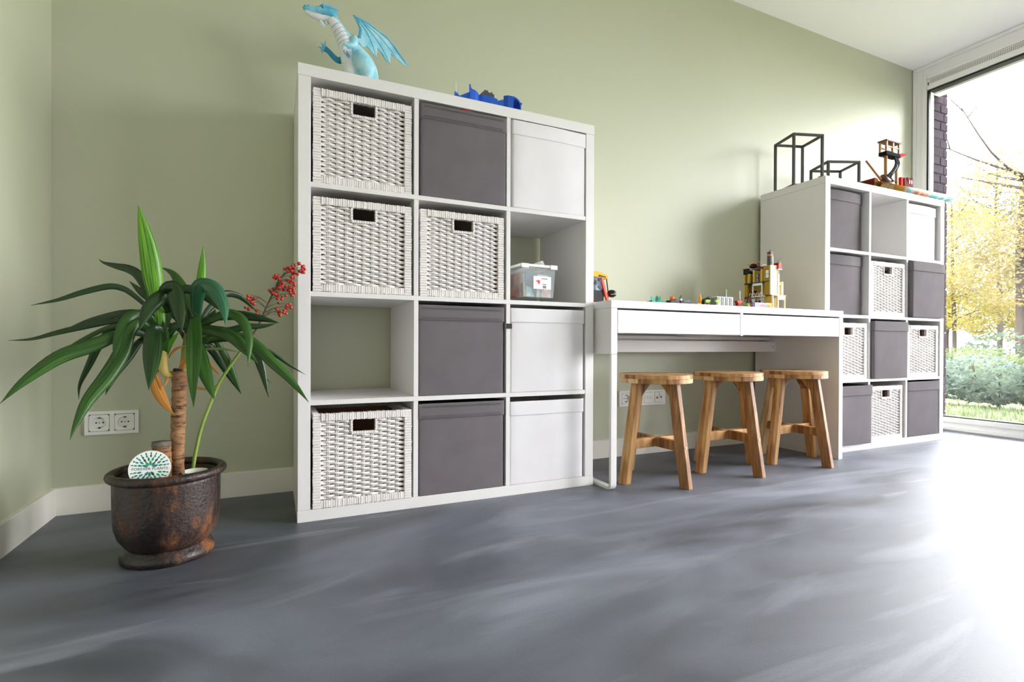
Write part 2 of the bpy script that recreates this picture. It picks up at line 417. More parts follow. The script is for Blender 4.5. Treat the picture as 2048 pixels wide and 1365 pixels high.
def tree(label, base, trunk_r, h, blobs, n, size, lm, seed, fork=None, name='deciduous_tree'):
    rnd = random.Random(seed)
    t = thing(name, label, 'tree', base, 0, 'trees beyond the garden shrubs')
    tr = MB()
    pts = [(0, 0, -0.1), (rnd.uniform(-.05, .05), rnd.uniform(-.05, .05), h * 0.3), (rnd.uniform(-.1, .1), rnd.uniform(-.1, .1), h * 0.65), (rnd.uniform(-.15, .15), rnd.uniform(-.15, .15), h)]
    tr.sweep(catmull(pts, 4), resample([trunk_r * 1.25, trunk_r, trunk_r * 0.75, trunk_r * 0.25], 13), 8)
    tr.build('trunk', bark, t)
    br = MB()
    for i in range(16):
        z0 = h * rnd.uniform(0.3, 0.9); an = rnd.uniform(0, 2 * PI); ln = h * rnd.uniform(0.2, 0.42)
        p0 = Vector((0, 0, z0)); p1 = p0 + Vector((math.cos(an) * ln * 0.5, math.sin(an) * ln * 0.5, ln * 0.25)); p2 = p0 + Vector((math.cos(an) * ln, math.sin(an) * ln, ln * rnd.uniform(0.3, 0.8)))
        br.sweep(catmull([p0, p1, p2], 3), resample([trunk_r * 0.38, trunk_r * 0.22, trunk_r * 0.06], 7), 5)
        for _ in range(2):
            q = p1.lerp(p2, rnd.random()); a2 = an + rnd.uniform(-1.2, 1.2); l2 = ln * 0.5
            br.sweep([q, q + Vector((math.cos(a2) * l2, math.sin(a2) * l2, l2 * rnd.uniform(-0.1, 0.8)))], [trunk_r * 0.15, trunk_r * 0.04], 4)
    br.build('branches', bark, t)
    leaf_cloud(rnd, blobs, n, size).build('foliage', lm, t, kind='stuff')
    return t
tree('large golden backlit tree with dark trunk at the window edge', (13.0, 2.56, -0.06), 0.085, 4.6,
     [((0, 0.0, 3.2), 1.3, 0.9), ((-0.3, 0.8, 2.5), 0.9, 0.9), ((0.2, -0.9, 3.0), 1.1, 0.9), ((-.4, -.1, 2.0), 0.9, 0.7)], 14000, 0.036, gold_leaf, 3)
tree('slender forked yellow tree behind the shrubs, left of the thick trunk', (16.0, 4.98, -0.06), 0.045, 4.4,
     [((0, 0, 3.1), 1.1, 1.1), ((0.1, -0.8, 2.2), 0.9, 0.8), ((0, 0.6, 2.3), 0.9, 0.8), ((0, -0.2, 1.5), 0.8, 0.6)], 12000, 0.038, yellow_leaf, 5)
tree('sparse olive tree seen highest against the white sky', (19.0, 5.3, -0.06), 0.06, 6.0,
     [((0, 0, 4.6), 1.1, 0.9), ((0.2, 0.9, 4.0), 1.0, 0.9), ((0, -0.8, 4.2), 0.9, 0.9)], 9000, 0.045, olive_leaf, 9)
tree('low yellow tree glowing behind the slender forked one', (20.0, 7.0, -0.06), 0.05, 3.6,
     [((0, 0, 2.3), 1.3, 0.8), ((-0.3, -1.0, 1.7), 1.0, 0.7), ((0, 1.1, 1.9), 1.1, 0.7)], 14000, 0.045, yellow_leaf, 12)
tree('low golden tree far behind, right of the glowing yellow one', (21.0, 5.3, -0.06), 0.05, 3.4,
     [((0, 0, 2.1), 1.2, 0.8), ((0.2, -0.9, 1.5), 0.9, 0.7), ((0, 0.8, 1.4), 0.9, 0.7)], 14000, 0.045, yellow_leaf, 15)
tree('olive tree far right behind the thick dark trunk', (17.0, 2.6, -0.06), 0.06, 5.0,
     [((0, 0, 3.4), 1.3, 0.9), ((0, 0.9, 2.4), 0.9, 0.8)], 8000, 0.048, olive_leaf, 21)
tree('golden tree outside the second window, nearest the lawn', (12.5, -1.2, -0.06), 0.12, 4.4,
     [((0, 0, 3.1), 1.2, 0.9), ((0.2, 0.9, 2.6), 0.9, 0.8), ((0, -1.0, 2.5), 1.0, 0.8)], 5000, 0.05, gold_leaf, 25)
tree('olive tree outside the second window, farther along the lawn', (14.5, -5.0, -0.06), 0.12, 4.8,
     [((0, 0, 3.3), 1.4, 0.9), ((0.2, 1.0, 2.6), 1.0, 0.8), ((0, -1.1, 2.6), 1.0, 0.8)], 5000, 0.055, olive_leaf, 27)
SHR = [(7.0, 1.15, 0.42, 1, 'blue green low shrub nearest the brick pier'), (7.05, 0.5, 0.40, 0, 'dark low shrub at the lawn edge beyond the pane centre'), (7.1, -0.15, 0.42, 1, 'blue green low shrub at the right end of the lawn edge'),
       (7.9, 1.75, 0.50, 2, 'light green shrub behind the brick pier'), (7.9, 1.05, 0.52, 1, 'blue green shrub in the second row, left of centre'), (8.0, 0.35, 0.50, 0, 'dark green shrub in the second row, right of centre'), (8.0, -0.5, 0.5, 2, 'light green shrub in the second row, rightmost'),
       (9.2, 2.3, 0.56, 0, 'dark shrub in the third row by the forked tree'), (9.2, 1.5, 0.58, 2, 'light green shrub in the third row, middle'), (9.3, 0.7, 0.55, 2, 'light green shrub in the third row under the golden tree'), (10.6, 2.4, 0.6, 2, 'pale green shrub at the back of the undergrowth'),
       (10.6, 3.3, 0.62, 0, 'dark shrub at the back of the undergrowth'), (11.6, 2.2, 0.85, 0, 'tall dark shrub at the foot of the thick trunk'), (9.5, -1.6, 0.6, 1, 'blue green shrub outside the second window'), (9.0, -3.2, 0.6, 0, 'dark shrub outside the second window')]
for i, (x, y, r, lm, lb) in enumerate(SHR):
    rnd = random.Random(40 + i)
    s_ = thing('garden_shrub', lb, 'shrub', (x, y, -0.06), 0, 'shrubs along the lawn')
    k_ = r / 0.5
    leaf_cloud(rnd, [((0, 0, 0.30 * k_), r * 0.75, 0.62), ((0.05, r * 0.55, 0.22 * k_), r * 0.5, 0.7), ((0, -r * 0.55, 0.24 * k_), r * 0.5, 0.7), ((-0.15, 0, 0.15), r * 0.5, 0.5)], 1500, 0.032 + 0.004 * (x - 7), ).build('foliage', shrub_leaf[lm], s_, kind='stuff')
    st = MB()
    for q in range(7):
        a = rnd.uniform(0, 2 * PI); st.sweep([(0, 0, 0), (math.cos(a) * r * 0.3, math.sin(a) * r * 0.3, 0.25 * k_), (math.cos(a) * r * 0.6, math.sin(a) * r * 0.6, 0.42 * k_)], [0.012, 0.008, 0.003], 5)
    st.build('stems', bark, s_)
rnd = random.Random(99); gb = MB()
for _ in range(5200):
    x = rnd.uniform(4.85, 7.0); y = rnd.uniform(-1.6, 1.6); hgt = rnd.uniform(0.03, 0.085); a = rnd.uniform(0, PI); w_ = 0.006
    dx, dy = math.cos(a) * w_, math.sin(a) * w_; lx, ly = rnd.uniform(-.03, .03), rnd.uniform(-.03, .03)
    gb.add([(x - dx, y - dy, -0.062), (x + dx, y + dy, -0.062), (x + lx, y + ly, -0.06 + hgt)], [(0, 1, 2)])
g_ = gb.build('lawn_grass', grass_blade, kind='stuff'); tag(g_, 'short green grass on the strip outside the window', 'grass')

# ------------------------------------------------------------------ bookcases
CW = (1.12 - 0.076 - 0.032) / 3; CH = (1.47 - 0.076 - 0.048) / 4
def bookcase(label, x, y):
    b = thing('cube_bookcase', label, 'bookcase', (x, y, 0))
    D = 0.400
    MB().box(0, 1.12, 0, D, 1.432, 1.47).build('top_panel', lam_white, b, bevel=0.001)
    MB().box(0, 1.12, 0, D, 0.0, 0.038).build('bottom_panel', lam_white, b, bevel=0.001)
    for xx in (0.0012, 1.0808): MB().box(xx, xx + 0.038, 0.0004, D, 0.0384, 1.4316).build('side_panel', lam_white, b, bevel=0.0008)
    for i in (1, 2, 3):
        z = 0.038 + i * CH + (i - 1) * 0.016
        MB().box(0.0392, 1.0808, 0.0015, D - 0.002, z, z + 0.016).build('shelf_board', lam_white, b, bevel=0.0006)
    for c in (1, 2):
        xx = 0.038 + c * CW + (c - 1) * 0.016
        for i in range(4):
            z = 0.038 + i * (CH + 0.016)
            MB().box(xx, xx + 0.016, 0.0015, D - 0.002, z + 0.0003, z + CH - 0.0003).build('divider', lam_white, b, bevel=0.0006)
    return b
X1, Y1, X2, Y2 = 0.3835, -0.4162, 2.9418, -0.4207
bc1 = bookcase('tall white twelve-cube bookcase nearest the potted plant, blue dragon on top', X1, Y1)
bc2 = bookcase('tall white twelve-cube bookcase beside the window, black wire frames on top', X2, Y2)
for z in (1.405, 1.385, 0.085, 0.068):
    MB().lathe([(0.0028, 0), (0.0028, 0.001)], 10).build('peg_hole', plastic_black, bc2).matrix_local = Matrix.Translation((1.0798, 0.035, z)) @ Matrix.Rotation(PI / 2, 4, 'Y')
def cell(n, row, col):
    """left front bottom corner of a cube; row 1 is the top one"""
    x, y = (X1, Y1) if n == 1 else (X2, Y2)
    return x + 0.038 + (col - 1) * (CW + 0.016), y, 0.038 + (4 - row) * (CH + 0.016)

# ------------------------------------------------------------------ wicker baskets
def wrapped(mb, p, q, w, t, pitch, rnd, axis_w):
    """a rail wrapped in strands: many short blocks in a row; w across in direction axis_w"""
    p = Vector(p); q = Vector(q); n = max(2, int((q - p).length / pitch)); d = (q - p) / n
    for i in range(n):
        a = p + d * (i + 0.03); b = p + d * (i + 0.97); k = rnd.uniform(0.94, 1.06); off = Vector((0, rnd.uniform(-0.0006, 0.0006), 0))
        mb.bar(a + off, b + off, w * k, t * rnd.uniform(0.92, 1.08), axis_w)
def make_basket():
    rnd = random.Random(5)
    W, H, D = 0.322, 0.308, 0.345; hw = W / 2; R = 0.025
    root = empty('wicker_basket')
    for xx in (-hw + R / 2, hw - R / 2):
        for yy, pt in ((0.009, 0.0088), (D - 0.009, 0.012)):
            fr = MB(); wrapped(fr, (xx, yy, 0.0), (xx, yy, H), R, 0.018, pt, rnd, (0, 1, 0)); fr.build('corner_post', wicker_white, root, bevel=0.0012, seg=1)
    for yy, pt in ((0.008, 0.0072), (D - 0.008, 0.012)):
        rl = MB(); wrapped(rl, (-hw + R, yy, R / 2), (hw - R, yy, R / 2), 0.017, R * 0.98, pt, rnd, (0, 0, 1)); rl.build('bottom_rim', wicker_white, root, bevel=0.0012, seg=1)
        rl = MB(); wrapped(rl, (-hw + R, yy, H - R / 2), (hw - R, yy, H - R / 2), 0.019, R * 0.98, pt, rnd, (0, 0, 1)); rl.build('top_rim', wicker_white, root, bevel=0.0012, seg=1)
    for sx in (-1, 1):
        rl = MB(); wrapped(rl, (sx * (hw - 0.01), 0.018, H - R / 2), (sx * (hw - 0.01), D - 0.018, H - R / 2), 0.019, R, 0.009, rnd, (0, 0, 1)); rl.build('top_rim', wicker_white, root, bevel=0.0012, seg=1)
    # stakes: pairs of thin rods
    ns = 9; x0 = -hw + R; x1 = hw - R; gap = 0.023
    xs = [x0 + gap + (x1 - x0 - 2 * gap) * i / (ns - 1) for i in range(ns)]
    hx, hz0, hz1 = 0.037, H - R - 0.040, H - R
    for x in xs:
        top = hz0 - 0.006 if abs(x) < hx + 0.004 else H - R
        sk = MB()
        for dx in (-0.0024, 0.0024): sk.sweep([(x + dx, 0.0085, R - 0.004), (x + dx, 0.0085, top + 0.004)], 0.0018, 6)
        sk.build('stake', wicker_white, root)
    # strands woven over and under the stakes
    wv = MB(); rows = 32; pitch = (H - 2 * R) / rows; A = 0.0044
    for r in range(rows):
        z = R + pitch * (r + 0.5); seg = []
        stops = [x0 - 0.004] + xs + [x1 + 0.004]
        pts = []
        for i in range(len(stops) - 1):
            for j in range(4):
                t = j / 4; x = stops[i] + (stops[i + 1] - stops[i]) * t
                ph = (i + t - 1) + r
                y = 0.0085 + A * math.cos(PI * ph) * (1 if 1 <= i + t <= len(stops) - 2 else 0.55)
                e = min(1.0, min(x - x0, x1 - x) / gap); e = max(0.0, e)
                pin = (1 - e) * pitch * (0.40 if r % 2 == 0 else -0.40)
                pts.append(Vector((x, y, z + pin + 0.0011 * math.sin(PI * ph) + rnd.uniform(-.0005, .0005))))
        pts.append(Vector((stops[-1], 0.0085, z + pitch * (0.4 if r % 2 == 0 else -0.4))))
        runs = [pts]
        if z > hz0 - 0.004: runs = [[p for p in pts if p.x <= -hx - 0.003], [p for p in pts if p.x >= hx + 0.003]]
        for P in runs:
            v = []; f = []; hh = pitch * 0.505 * rnd.uniform(0.92, 1.08); th = 0.0016
            for p in P:
                v += [(p.x, p.y - th, p.z - hh * 0.55), (p.x, p.y - th * 1.35, p.z), (p.x, p.y - th, p.z + hh * 0.55), (p.x, p.y + th, p.z + hh), (p.x, p.y + th, p.z - hh)]
                v[-5] = (p.x, p.y - th * 0.7, p.z - hh * 0.9); v[-3] = (p.x, p.y - th * 0.7, p.z + hh * 0.9)
            n = 5
            for i in range(len(P) - 1):
                for k in range(n): f.append((i * n + k, i * n + (k + 1) % n, (i + 1) * n + (k + 1) % n, (i + 1) * n + k))
            f += [(0, 1, 2, 3, 4), tuple((len(P) - 1) * n + k for k in (4, 3, 2, 1, 0))]
            wv.add(v, f, True)
    wv.build('woven_strands', wicker_white, root, kind='stuff')
    # handle opening frame
    hd = MB(); wrapped(hd, (-hx - 0.004, 0.008, hz0 - 0.004), (hx + 0.004, 0.008, hz0 - 0.004), 0.014, 0.009, 0.008, rnd, (0, 0, 1)); hd.build('handle_rail', wicker_white, root, bevel=0.001, seg=1)
    for sx in (-1, 1):
        hd = MB(); wrapped(hd, (sx * (hx + 0.003), 0.008, hz0), (sx * (hx + 0.003), 0.008, hz1), 0.007, 0.014, 0.009, rnd, (0, 1, 0)); hd.build('handle_rail', wicker_white, root, bevel=0.001, seg=1)
    li = MB(); a, b_ = 0.024, 0.027
    li.box(-hw + 0.012, -hx, a, b_, 0.004, H - 0.02).box(hx, hw - 0.012, a, b_, 0.004, H - 0.02).box(-hx, hx, a, b_, 0.004, hz0 - 0.004)
    li.box(-hw + 0.010, -hw + 0.014, a, D - 0.02, 0.004, H - 0.02).box(hw - 0.014, hw - 0.010, a, D - 0.02, 0.004, H - 0.02)
    li.box(-hw + 0.012, hw - 0.012, D - 0.022, D - 0.018, 0.004, H - 0.02).box(-hw + 0.012, hw - 0.012, a, D - 0.02, 0.002, 0.006)
    li.build('inner_wall', wicker_brown, root, label='dark brown unpainted wicker inside')
    return root
bk = make_basket(); first = True
BASKETS = [(1, 1, 1, 0.006, 'white wicker basket in the top left cube under the blue dragon'),
           (1, 2, 1, 0.004, 'white wicker basket below the topmost basket of the plant-side bookcase'),
           (1, 2, 2, 0.006, 'white wicker basket under a grey box, left of the clear plastic bin'),
           (1, 4, 1, -0.002, 'white wicker basket in the bottom left cube nearest the pot'),
           (2, 2, 2, 0.004, 'white wicker basket second row up high in the window-side bookcase'),
           (2, 3, 1, 0.004, 'white wicker basket half hidden behind the right end of the desk'),
           (2, 3, 3, 0.006, 'white wicker basket in the third row next to the window'),
           (2, 4, 2, 0.012, 'white wicker basket in the bottom row of the window-side bookcase')]
for n, r, c, dy, lb in BASKETS:
    o = bk if first else copy_tree(bk); first = False
    x, y, z = cell(n, r, c); o.location = (x + CW / 2, y + dy, z + 0.0005)
    tag(o, lb, 'basket', 'white wicker baskets in the bookcases')

# ------------------------------------------------------------------ fabric boxes
def rrect(w, d, r, n=5):
    """rounded rectangle ring, x centred, y from 0 (front) to d, with side tags"""
    pts = []
    def line(a, b, m):
        for i in range(m): pts.append((a[0] + (b[0] - a[0]) * i / m, a[1] + (b[1] - a[1]) * i / m))
    def arc(cx, cy, a0, a1):
        for i in range(n): t = a0 + (a1 - a0) * i / n; pts.append((cx + r * math.cos(t), cy + r * math.sin(t)))
    h = w / 2
    line((-h + r, 0), (h - r, 0), 14); arc(h - r, r, -PI / 2, 0); line((h, r), (h, d - r), 6); arc(h - r, d - r, 0, PI / 2)
    line((h - r, d), (-h + r, d), 6); arc(-h + r, d - r, PI / 2, PI); line((-h, d - r), (-h, r), 6); arc(-h + r, r, PI, 1.5 * PI)
    return pts
def fabric_box(m, label, loc, rz=0.0, W=0.326, H=0.326, D=0.37, bulge=0.004, top_bulge=0.0, seed=1, stitch=None, group='grey fabric boxes', band=0.054, sag=0.0):
    root = thing('fabric_box', label, 'storage box', loc, rz, group)
    rnd = random.Random(seed); ring = rrect(W, D, 0.007); n = len(ring)
    ox = rnd.uniform(0, 50)
    def off(x, y, z):
        u = max(0.0, 1 - (2 * x / W) ** 2); q = z / H
        if y < 0.02:
            b = bulge * u * math.sin(PI * min(1, max(0, q * 1.02))) + top_bulge * u * q * q
            b += 0.0022 * mnoise.noise(Vector((x * 9 + ox, z * 6, 0.3))) * min(1, 6 * u)
            return (0, -b)
        return (0, 0)
    def topz(x): return -sag * max(0.0, 1 - (2 * x / W) ** 2)
    def loft(zs, o_, inner=None):
        mb = MB(); v = []
        rows = [(z, o_) for z in zs]
        if inner is not None: rows += [(zs[-1] - 0.0005, inner), (zs[0] + 0.004, inner)]
        for z, oo in rows:
            for x, y in ring:
                dx, dy = off(x, y, z)
                cx, cy = x, y - D / 2
                k = 1 + oo / max(abs(cx) + 1e-6, abs(cy) + 1e-6) if False else 1
                ln = math.hypot(cx, cy); sx = (1 if x > 0 else -1) if abs(abs(x) - W / 2) < 0.008 else 0; sy = -1 if y < 0.008 else (1 if y > D - 0.008 else 0)
                v.append((x + sx * oo + dx, y + sy * oo + dy, z + topz(x) * z / H))
        f = []
        for i in range(len(rows) - 1):
            for k in range(n): f.append((i * n + k, i * n + (k + 1) % n, (i + 1) * n + (k + 1) % n, (i + 1) * n + k))
        f.append(tuple(range(n - 1, -1, -1)))
        if inner is not None: f.append(tuple((len(rows) - 1) * n + k for k in range(n)))
        else: f.pop()
        mb.add(v, f, True); return mb
    loft([0.0, 0.004, 0.03, 0.06, 0.1, 0.14, 0.18, 0.22, 0.25, H - band, H - 0.02, H - 0.002], 0.0, -0.004).build('body', m, root)
    bd = loft([H - band, H - band + 0.003, H - band * 0.66, H - band * 0.33, H - 0.003, H], 0.0032, -0.001)
    bd.build('top_band', m, root)
    if stitch:
        sb = MB()
        for zz in (H - 0.010, H - 0.014, H - band + 0.010, H - band + 0.005):
            for i in range(46):
                x = -W / 2 + 0.012 + i * (W - 0.024) / 46; dx, dy = off(x, 0, zz)
                sb.box(x, x + 0.004, dy - 0.0044, dy - 0.003, zz + topz(x) - 0.0005, zz + topz(x) + 0.0006)
        sb.build('stitching', stitch, root, kind='stuff')
    return root
thread = mat('grey_thread', '#464245', 0.9)
G = 'grey fabric boxes in the bookcases'; Wg = 'white fabric boxes in the bookcases'
def put(n, r, c, m, label, dy=0.0, dx=0.0, rz=0.0, **kw):
    x, y, z = cell(n, r, c)
    return fabric_box(m, label, (x + CW / 2 + dx, y + dy, z + 0.0005), rz, seed=n * 100 + r * 10 + c, group=G if m is grey_fabric else Wg, **kw)
put(1, 1, 2, grey_fabric, 'dark grey fabric box in the top middle cube under the blue toy', 0.004, 0.003, -0.02, stitch=thread, H=0.328)
put(1, 3, 2, grey_fabric, 'dark grey fabric box right of the empty cube, third row down', 0.004, -0.004, 0.0, stitch=thread, H=0.322)
put(1, 4, 2, grey_fabric, 'dark grey fabric box in the bottom row beside the lowest basket', 0.002, -0.004, 0.0, stitch=thread, H=0.325)
put(1, 1, 3, white_fabric, 'white fabric box in the top right cube of the plant-side bookcase', 0.002, 0.002, 0.012, H=0.330, top_bulge=0.004)
wb = put(1, 3, 3, white_fabric, 'white fabric box with a black pull tab below the clear plastic bin', 0.003, -0.003, 0.0, H=0.322)
put(1, 4, 3, white_fabric, 'white fabric box in the bottom right cube beside the desk leg', 0.003, -0.005, 0.0, H=0.318)
MB().box(-0.183, -0.160, -0.007, -0.005, 0.243, 0.262).build('pull_tab', plastic_black, wb, label='black webbing tab', bevel=0.0005)
put(2, 1, 1, grey_fabric, 'grey fabric box in the top left cube under the tallest wire frame', 0.040, -0.002, 0.0, H=0.322, top_bulge=0.022, bulge=0.006, sag=0.004)
put(2, 2, 1, grey_fabric, 'grey bulging fabric box behind the toy house, above the desk end', 0.035, -0.004, 0.0, H=0.326, top_bulge=0.020, bulge=0.008, sag=0.004)
put(2, 2, 3, grey_fabric, 'grey fabric box pulled out past the frame next to the window', -0.022, 0.001, 0.0, H=0.326, W=0.329)
put(2, 3, 2, grey_fabric, 'grey fabric box pulled out between two baskets, third row', -0.016, -0.004, 0.0, H=0.322, W=0.32)
put(2, 4, 1, grey_fabric, 'grey fabric box pulled out at the bottom beside the desk panel', -0.020, 0.003, 0.0, H=0.320, W=0.326)
put(2, 4, 3, grey_fabric, 'grey fabric box in the bottom right cube nearest the window', 0.003, -0.002, 0.0, H=0.325)
put(2, 1, 3, white_fabric, 'white bulging fabric box in the top right cube beside the window', 0.022, -0.008, 0.0, H=0.322, W=0.318, top_bulge=0.014, bulge=0.006, sag=0.004)

# ------------------------------------------------------------------ desk
dk = thing('writing_desk', 'long white desk with two drawers and a metal loop leg', 'desk', (1.513, -0.523, 0))
MB().box(0, 1.42, 0, 0.5, 0.72, 0.75).build('top', lam_white, dk, bevel=0.001)
MB().box(0.0005, 0.030, 0.0005, 0.5, 0.538, 0.7195).build('side_apron', lam_white, dk, bevel=0.001)
MB().box(1.390, 1.4195, 0.0005, 0.5, 0.0, 0.7195).build('side_panel', lam_white, dk, bevel=0.001)
MB().box(0.700, 0.717, 0.0005, 0.46, 0.617, 0.7195).build('divider', lam_white, dk, bevel=0.0006)
for a, b_ in ((0.0335, 0.698), (0.719, 1.3875)):
    dr = MB().box(a, b_, 0.001, 0.019, 0.621, 0.7125).build('drawer_front', lam_white, dk, bevel=0.0008)
    MB().box(a + 0.012, b_ - 0.012, 0.0195, 0.42, 0.631, 0.638).build('drawer_bottom', lam_white, dr)
    for q in (a + 0.012, b_ - 0.024): MB().box(q, q + 0.012, 0.0195, 0.42, 0.638, 0.700).build('drawer_side', lam_white, dr)
MB().box(0.030, 1.390, 0.395, 0.405, 0.606, 0.622).build('drawer_rail', lam_white, dk)
MB().box(0.030, 1.390, 0.484, 0.499, 0.585, 0.7195).build('back_panel', lam_white, dk, bevel=0.0006)
MB().box(0.030, 1.390, 0.366, 0.384, 0.540, 0.597).build('crossbar', lam_white, dk, bevel=0.0006)
def bolt(parent, loc, rot=None, r=0.0055, t=0.0025):
    o = MB().lathe([(r, 0), (r, t * 0.6), (r * 0.75, t)], 14).lathe([(r * 0.42, t), (r * 0.42, t + 0.0002)], 6).build('bolt', screw_metal, parent)
    o.matrix_local = Matrix.Translation(loc) @ (rot or Matrix.Rotation(PI / 2, 4, 'X')); return o
bolt(dk, (1.372, 0.366, 0.568)); bolt(dk, (1.376, 0.484, 0.622))
lp = MB()
def loop_path(ins):
    y0, y1, z0, z1, r = ins, 0.5 - ins, ins, 0.537, 0.026 - ins * 0.8; P = [(y0, z1)]
    for i in range(7): t = PI + PI / 2 * i / 6; P.append((y0 + r + r * math.cos(t), z0 + r + r * math.sin(t)))
    for i in range(7): t = 1.5 * PI + PI / 2 * i / 6; P.append((y1 - r + r * math.cos(t), z0 + r + r * math.sin(t)))
    P.append((y1, z1)); return P
A_, B_ = loop_path(0.0), loop_path(0.013); n = len(A_); v = []
for xx in (0.001, 0.0295): v += [(xx, y, z) for y, z in A_] + [(xx, y, z) for y, z in B_]
f = []
for i in range(n - 1):
    f += [(i, i + 1, n + i + 1, n + i), (2 * n + i, 3 * n + i, 3 * n + i + 1, 2 * n + i + 1), (i, 2 * n + i, 2 * n + i + 1, i + 1), (n + i, n + i + 1, 3 * n + i + 1, 3 * n + i)]
f += [(0, n, 3 * n, 2 * n), (n - 1, 3 * n - 1, 4 * n - 1, 2 * n - 1)]
lp.add(v, f); lp.build('loop_leg', metal_white, dk, bevel=0.002)

# ------------------------------------------------------------------ stools
def make_stool():
    root = empty('wooden_stool'); R = 0.151
    seat = MB().lathe([(R - 0.012, 0.418), (R - 0.012, 0.4445)], 40).build('seat', acacia[2], root)
    def disc_strip(a, b_, z0, z1, rad, rot):
        poly = []; a = max(a, -rad + 1e-4); b_ = min(b_, rad - 1e-4); m = 12
        t0, t1 = math.acos(a / rad), math.acos(b_ / rad)
        for i in range(m + 1): t = t0 + (t1 - t0) * i / m; poly.append((rad * math.cos(t), rad * math.sin(t)))
        for i in range(m + 1): t = t1 + (t0 - t1) * i / m; poly.append((rad * math.cos(t), -rad * math.sin(t)))
        return MB().prism(poly, z0, z1, 'z', M=Matrix.Rotation(rot, 4, 'Z'))
    edges = [-R, -0.098, -0.045, 0.008, 0.058, 0.106, R]
    rnd = random.Random(4)
    for i in range(6):
        disc_strip(edges[i] + 0.0002, edges[i + 1] - 0.0002, 0.4342, 0.4505, R, math.radians(62)).build('stave', acacia[(i * 2) % 3], seat, bevel=0.0008, seg=1)
        disc_strip(edges[i] + 0.0002, edges[i + 1] - 0.0002, 0.4160, 0.4338, R, math.radians(-31)).build('stave', acacia[(i + 1 + i // 3) % 3], seat, bevel=0.0008, seg=1)
    MB().lathe([(0.008, 0.4505), (0.008, 0.4510)], 16).build('seat_hole', plastic_black, seat)
    for q in range(4):
        an = PI / 2 * q; d = Vector((math.cos(an), math.sin(an), 0)); s_ = Vector((-math.sin(an), math.cos(an), 0))
        top = d * 0.108 + Vector((0, 0, 0.416)); bot = d * 0.176
        t = (bot - top).normalized(); nrm = s_.cross(t).normalized()
        if nrm.dot(d) < 0: nrm = -nrm
        v = []
        for c in (top, bot):
            flatn = Vector((nrm.x, nrm.y, 0)).normalized()
            for a, b_ in ((-0.021, -0.020), (0.021, -0.020), (0.021, 0.006), (0.010, 0.020), (-0.010, 0.020), (-0.021, 0.006)):
                v.append(c + s_ * a + flatn * b_)
        lg = MB().add(v, [(0, 1, 2, 3, 4, 5), (11, 10, 9, 8, 7, 6)] + [(i, i + 6, (i + 1) % 6 + 6, (i + 1) % 6) for i in range(6)]).build('leg', acacia[(0, 1, 0, 2)[q]], root, bevel=0.0015)
        br = [d * 0.092 + Vector((0, 0, 0.4155)), d * 0.040 + Vector((0, 0, 0.4155)), d * 0.1015 + Vector((0, 0, 0.352))]
        v = [p + s_ * 0.016 for p in br] + [p - s_ * 0.016 for p in br]
        MB().add(v, [(0, 1, 2), (5, 4, 3), (0, 3, 4, 1), (1, 4, 5, 2), (2, 5, 3, 0)]).build('bracket', acacia[(2, 0, 2, 0)[q]], lg)
        p = d * (0.108 + 0.068 * (0.416 - 0.160) / 0.416)
        bolt(lg, p + d * 0.0195 + Vector((0, 0, 0.160)), Matrix.Rotation(an, 4, 'Z') @ Matrix.Rotation(PI / 2, 4, 'Y'), 0.0052, 0.002)
    MB().box(-0.128, 0.128, -0.013, 0.013, 0.141, 0.180).build('stretcher', acacia[0], root, bevel=0.001)
    MB().box(-0.013, 0.013, -0.128, -0.0132, 0.142, 0.181).build('stretcher', acacia[2], root, bevel=0.001); MB().box(-0.013, 0.013, 0.0132, 0.128, 0.142, 0.181).build('stretcher', acacia[2], root, bevel=0.001)
    return root
stl = make_stool()
for i, (x, y, a, lb) in enumerate([(1.805, -0.440, 4, 'round acacia wood stool nearest the desk loop leg'), (2.235, -0.432, 2, 'round acacia wood stool in the middle of three under the desk'), (2.676, -0.437, 5, 'round acacia wood stool beside the solid desk panel')]):
    o = stl if i == 0 else copy_tree(stl)
    o.location = (x, y, 0); o.rotation_euler = (0, 0, math.radians(a)); tag(o, lb, 'stool', 'wooden stools under the desk')

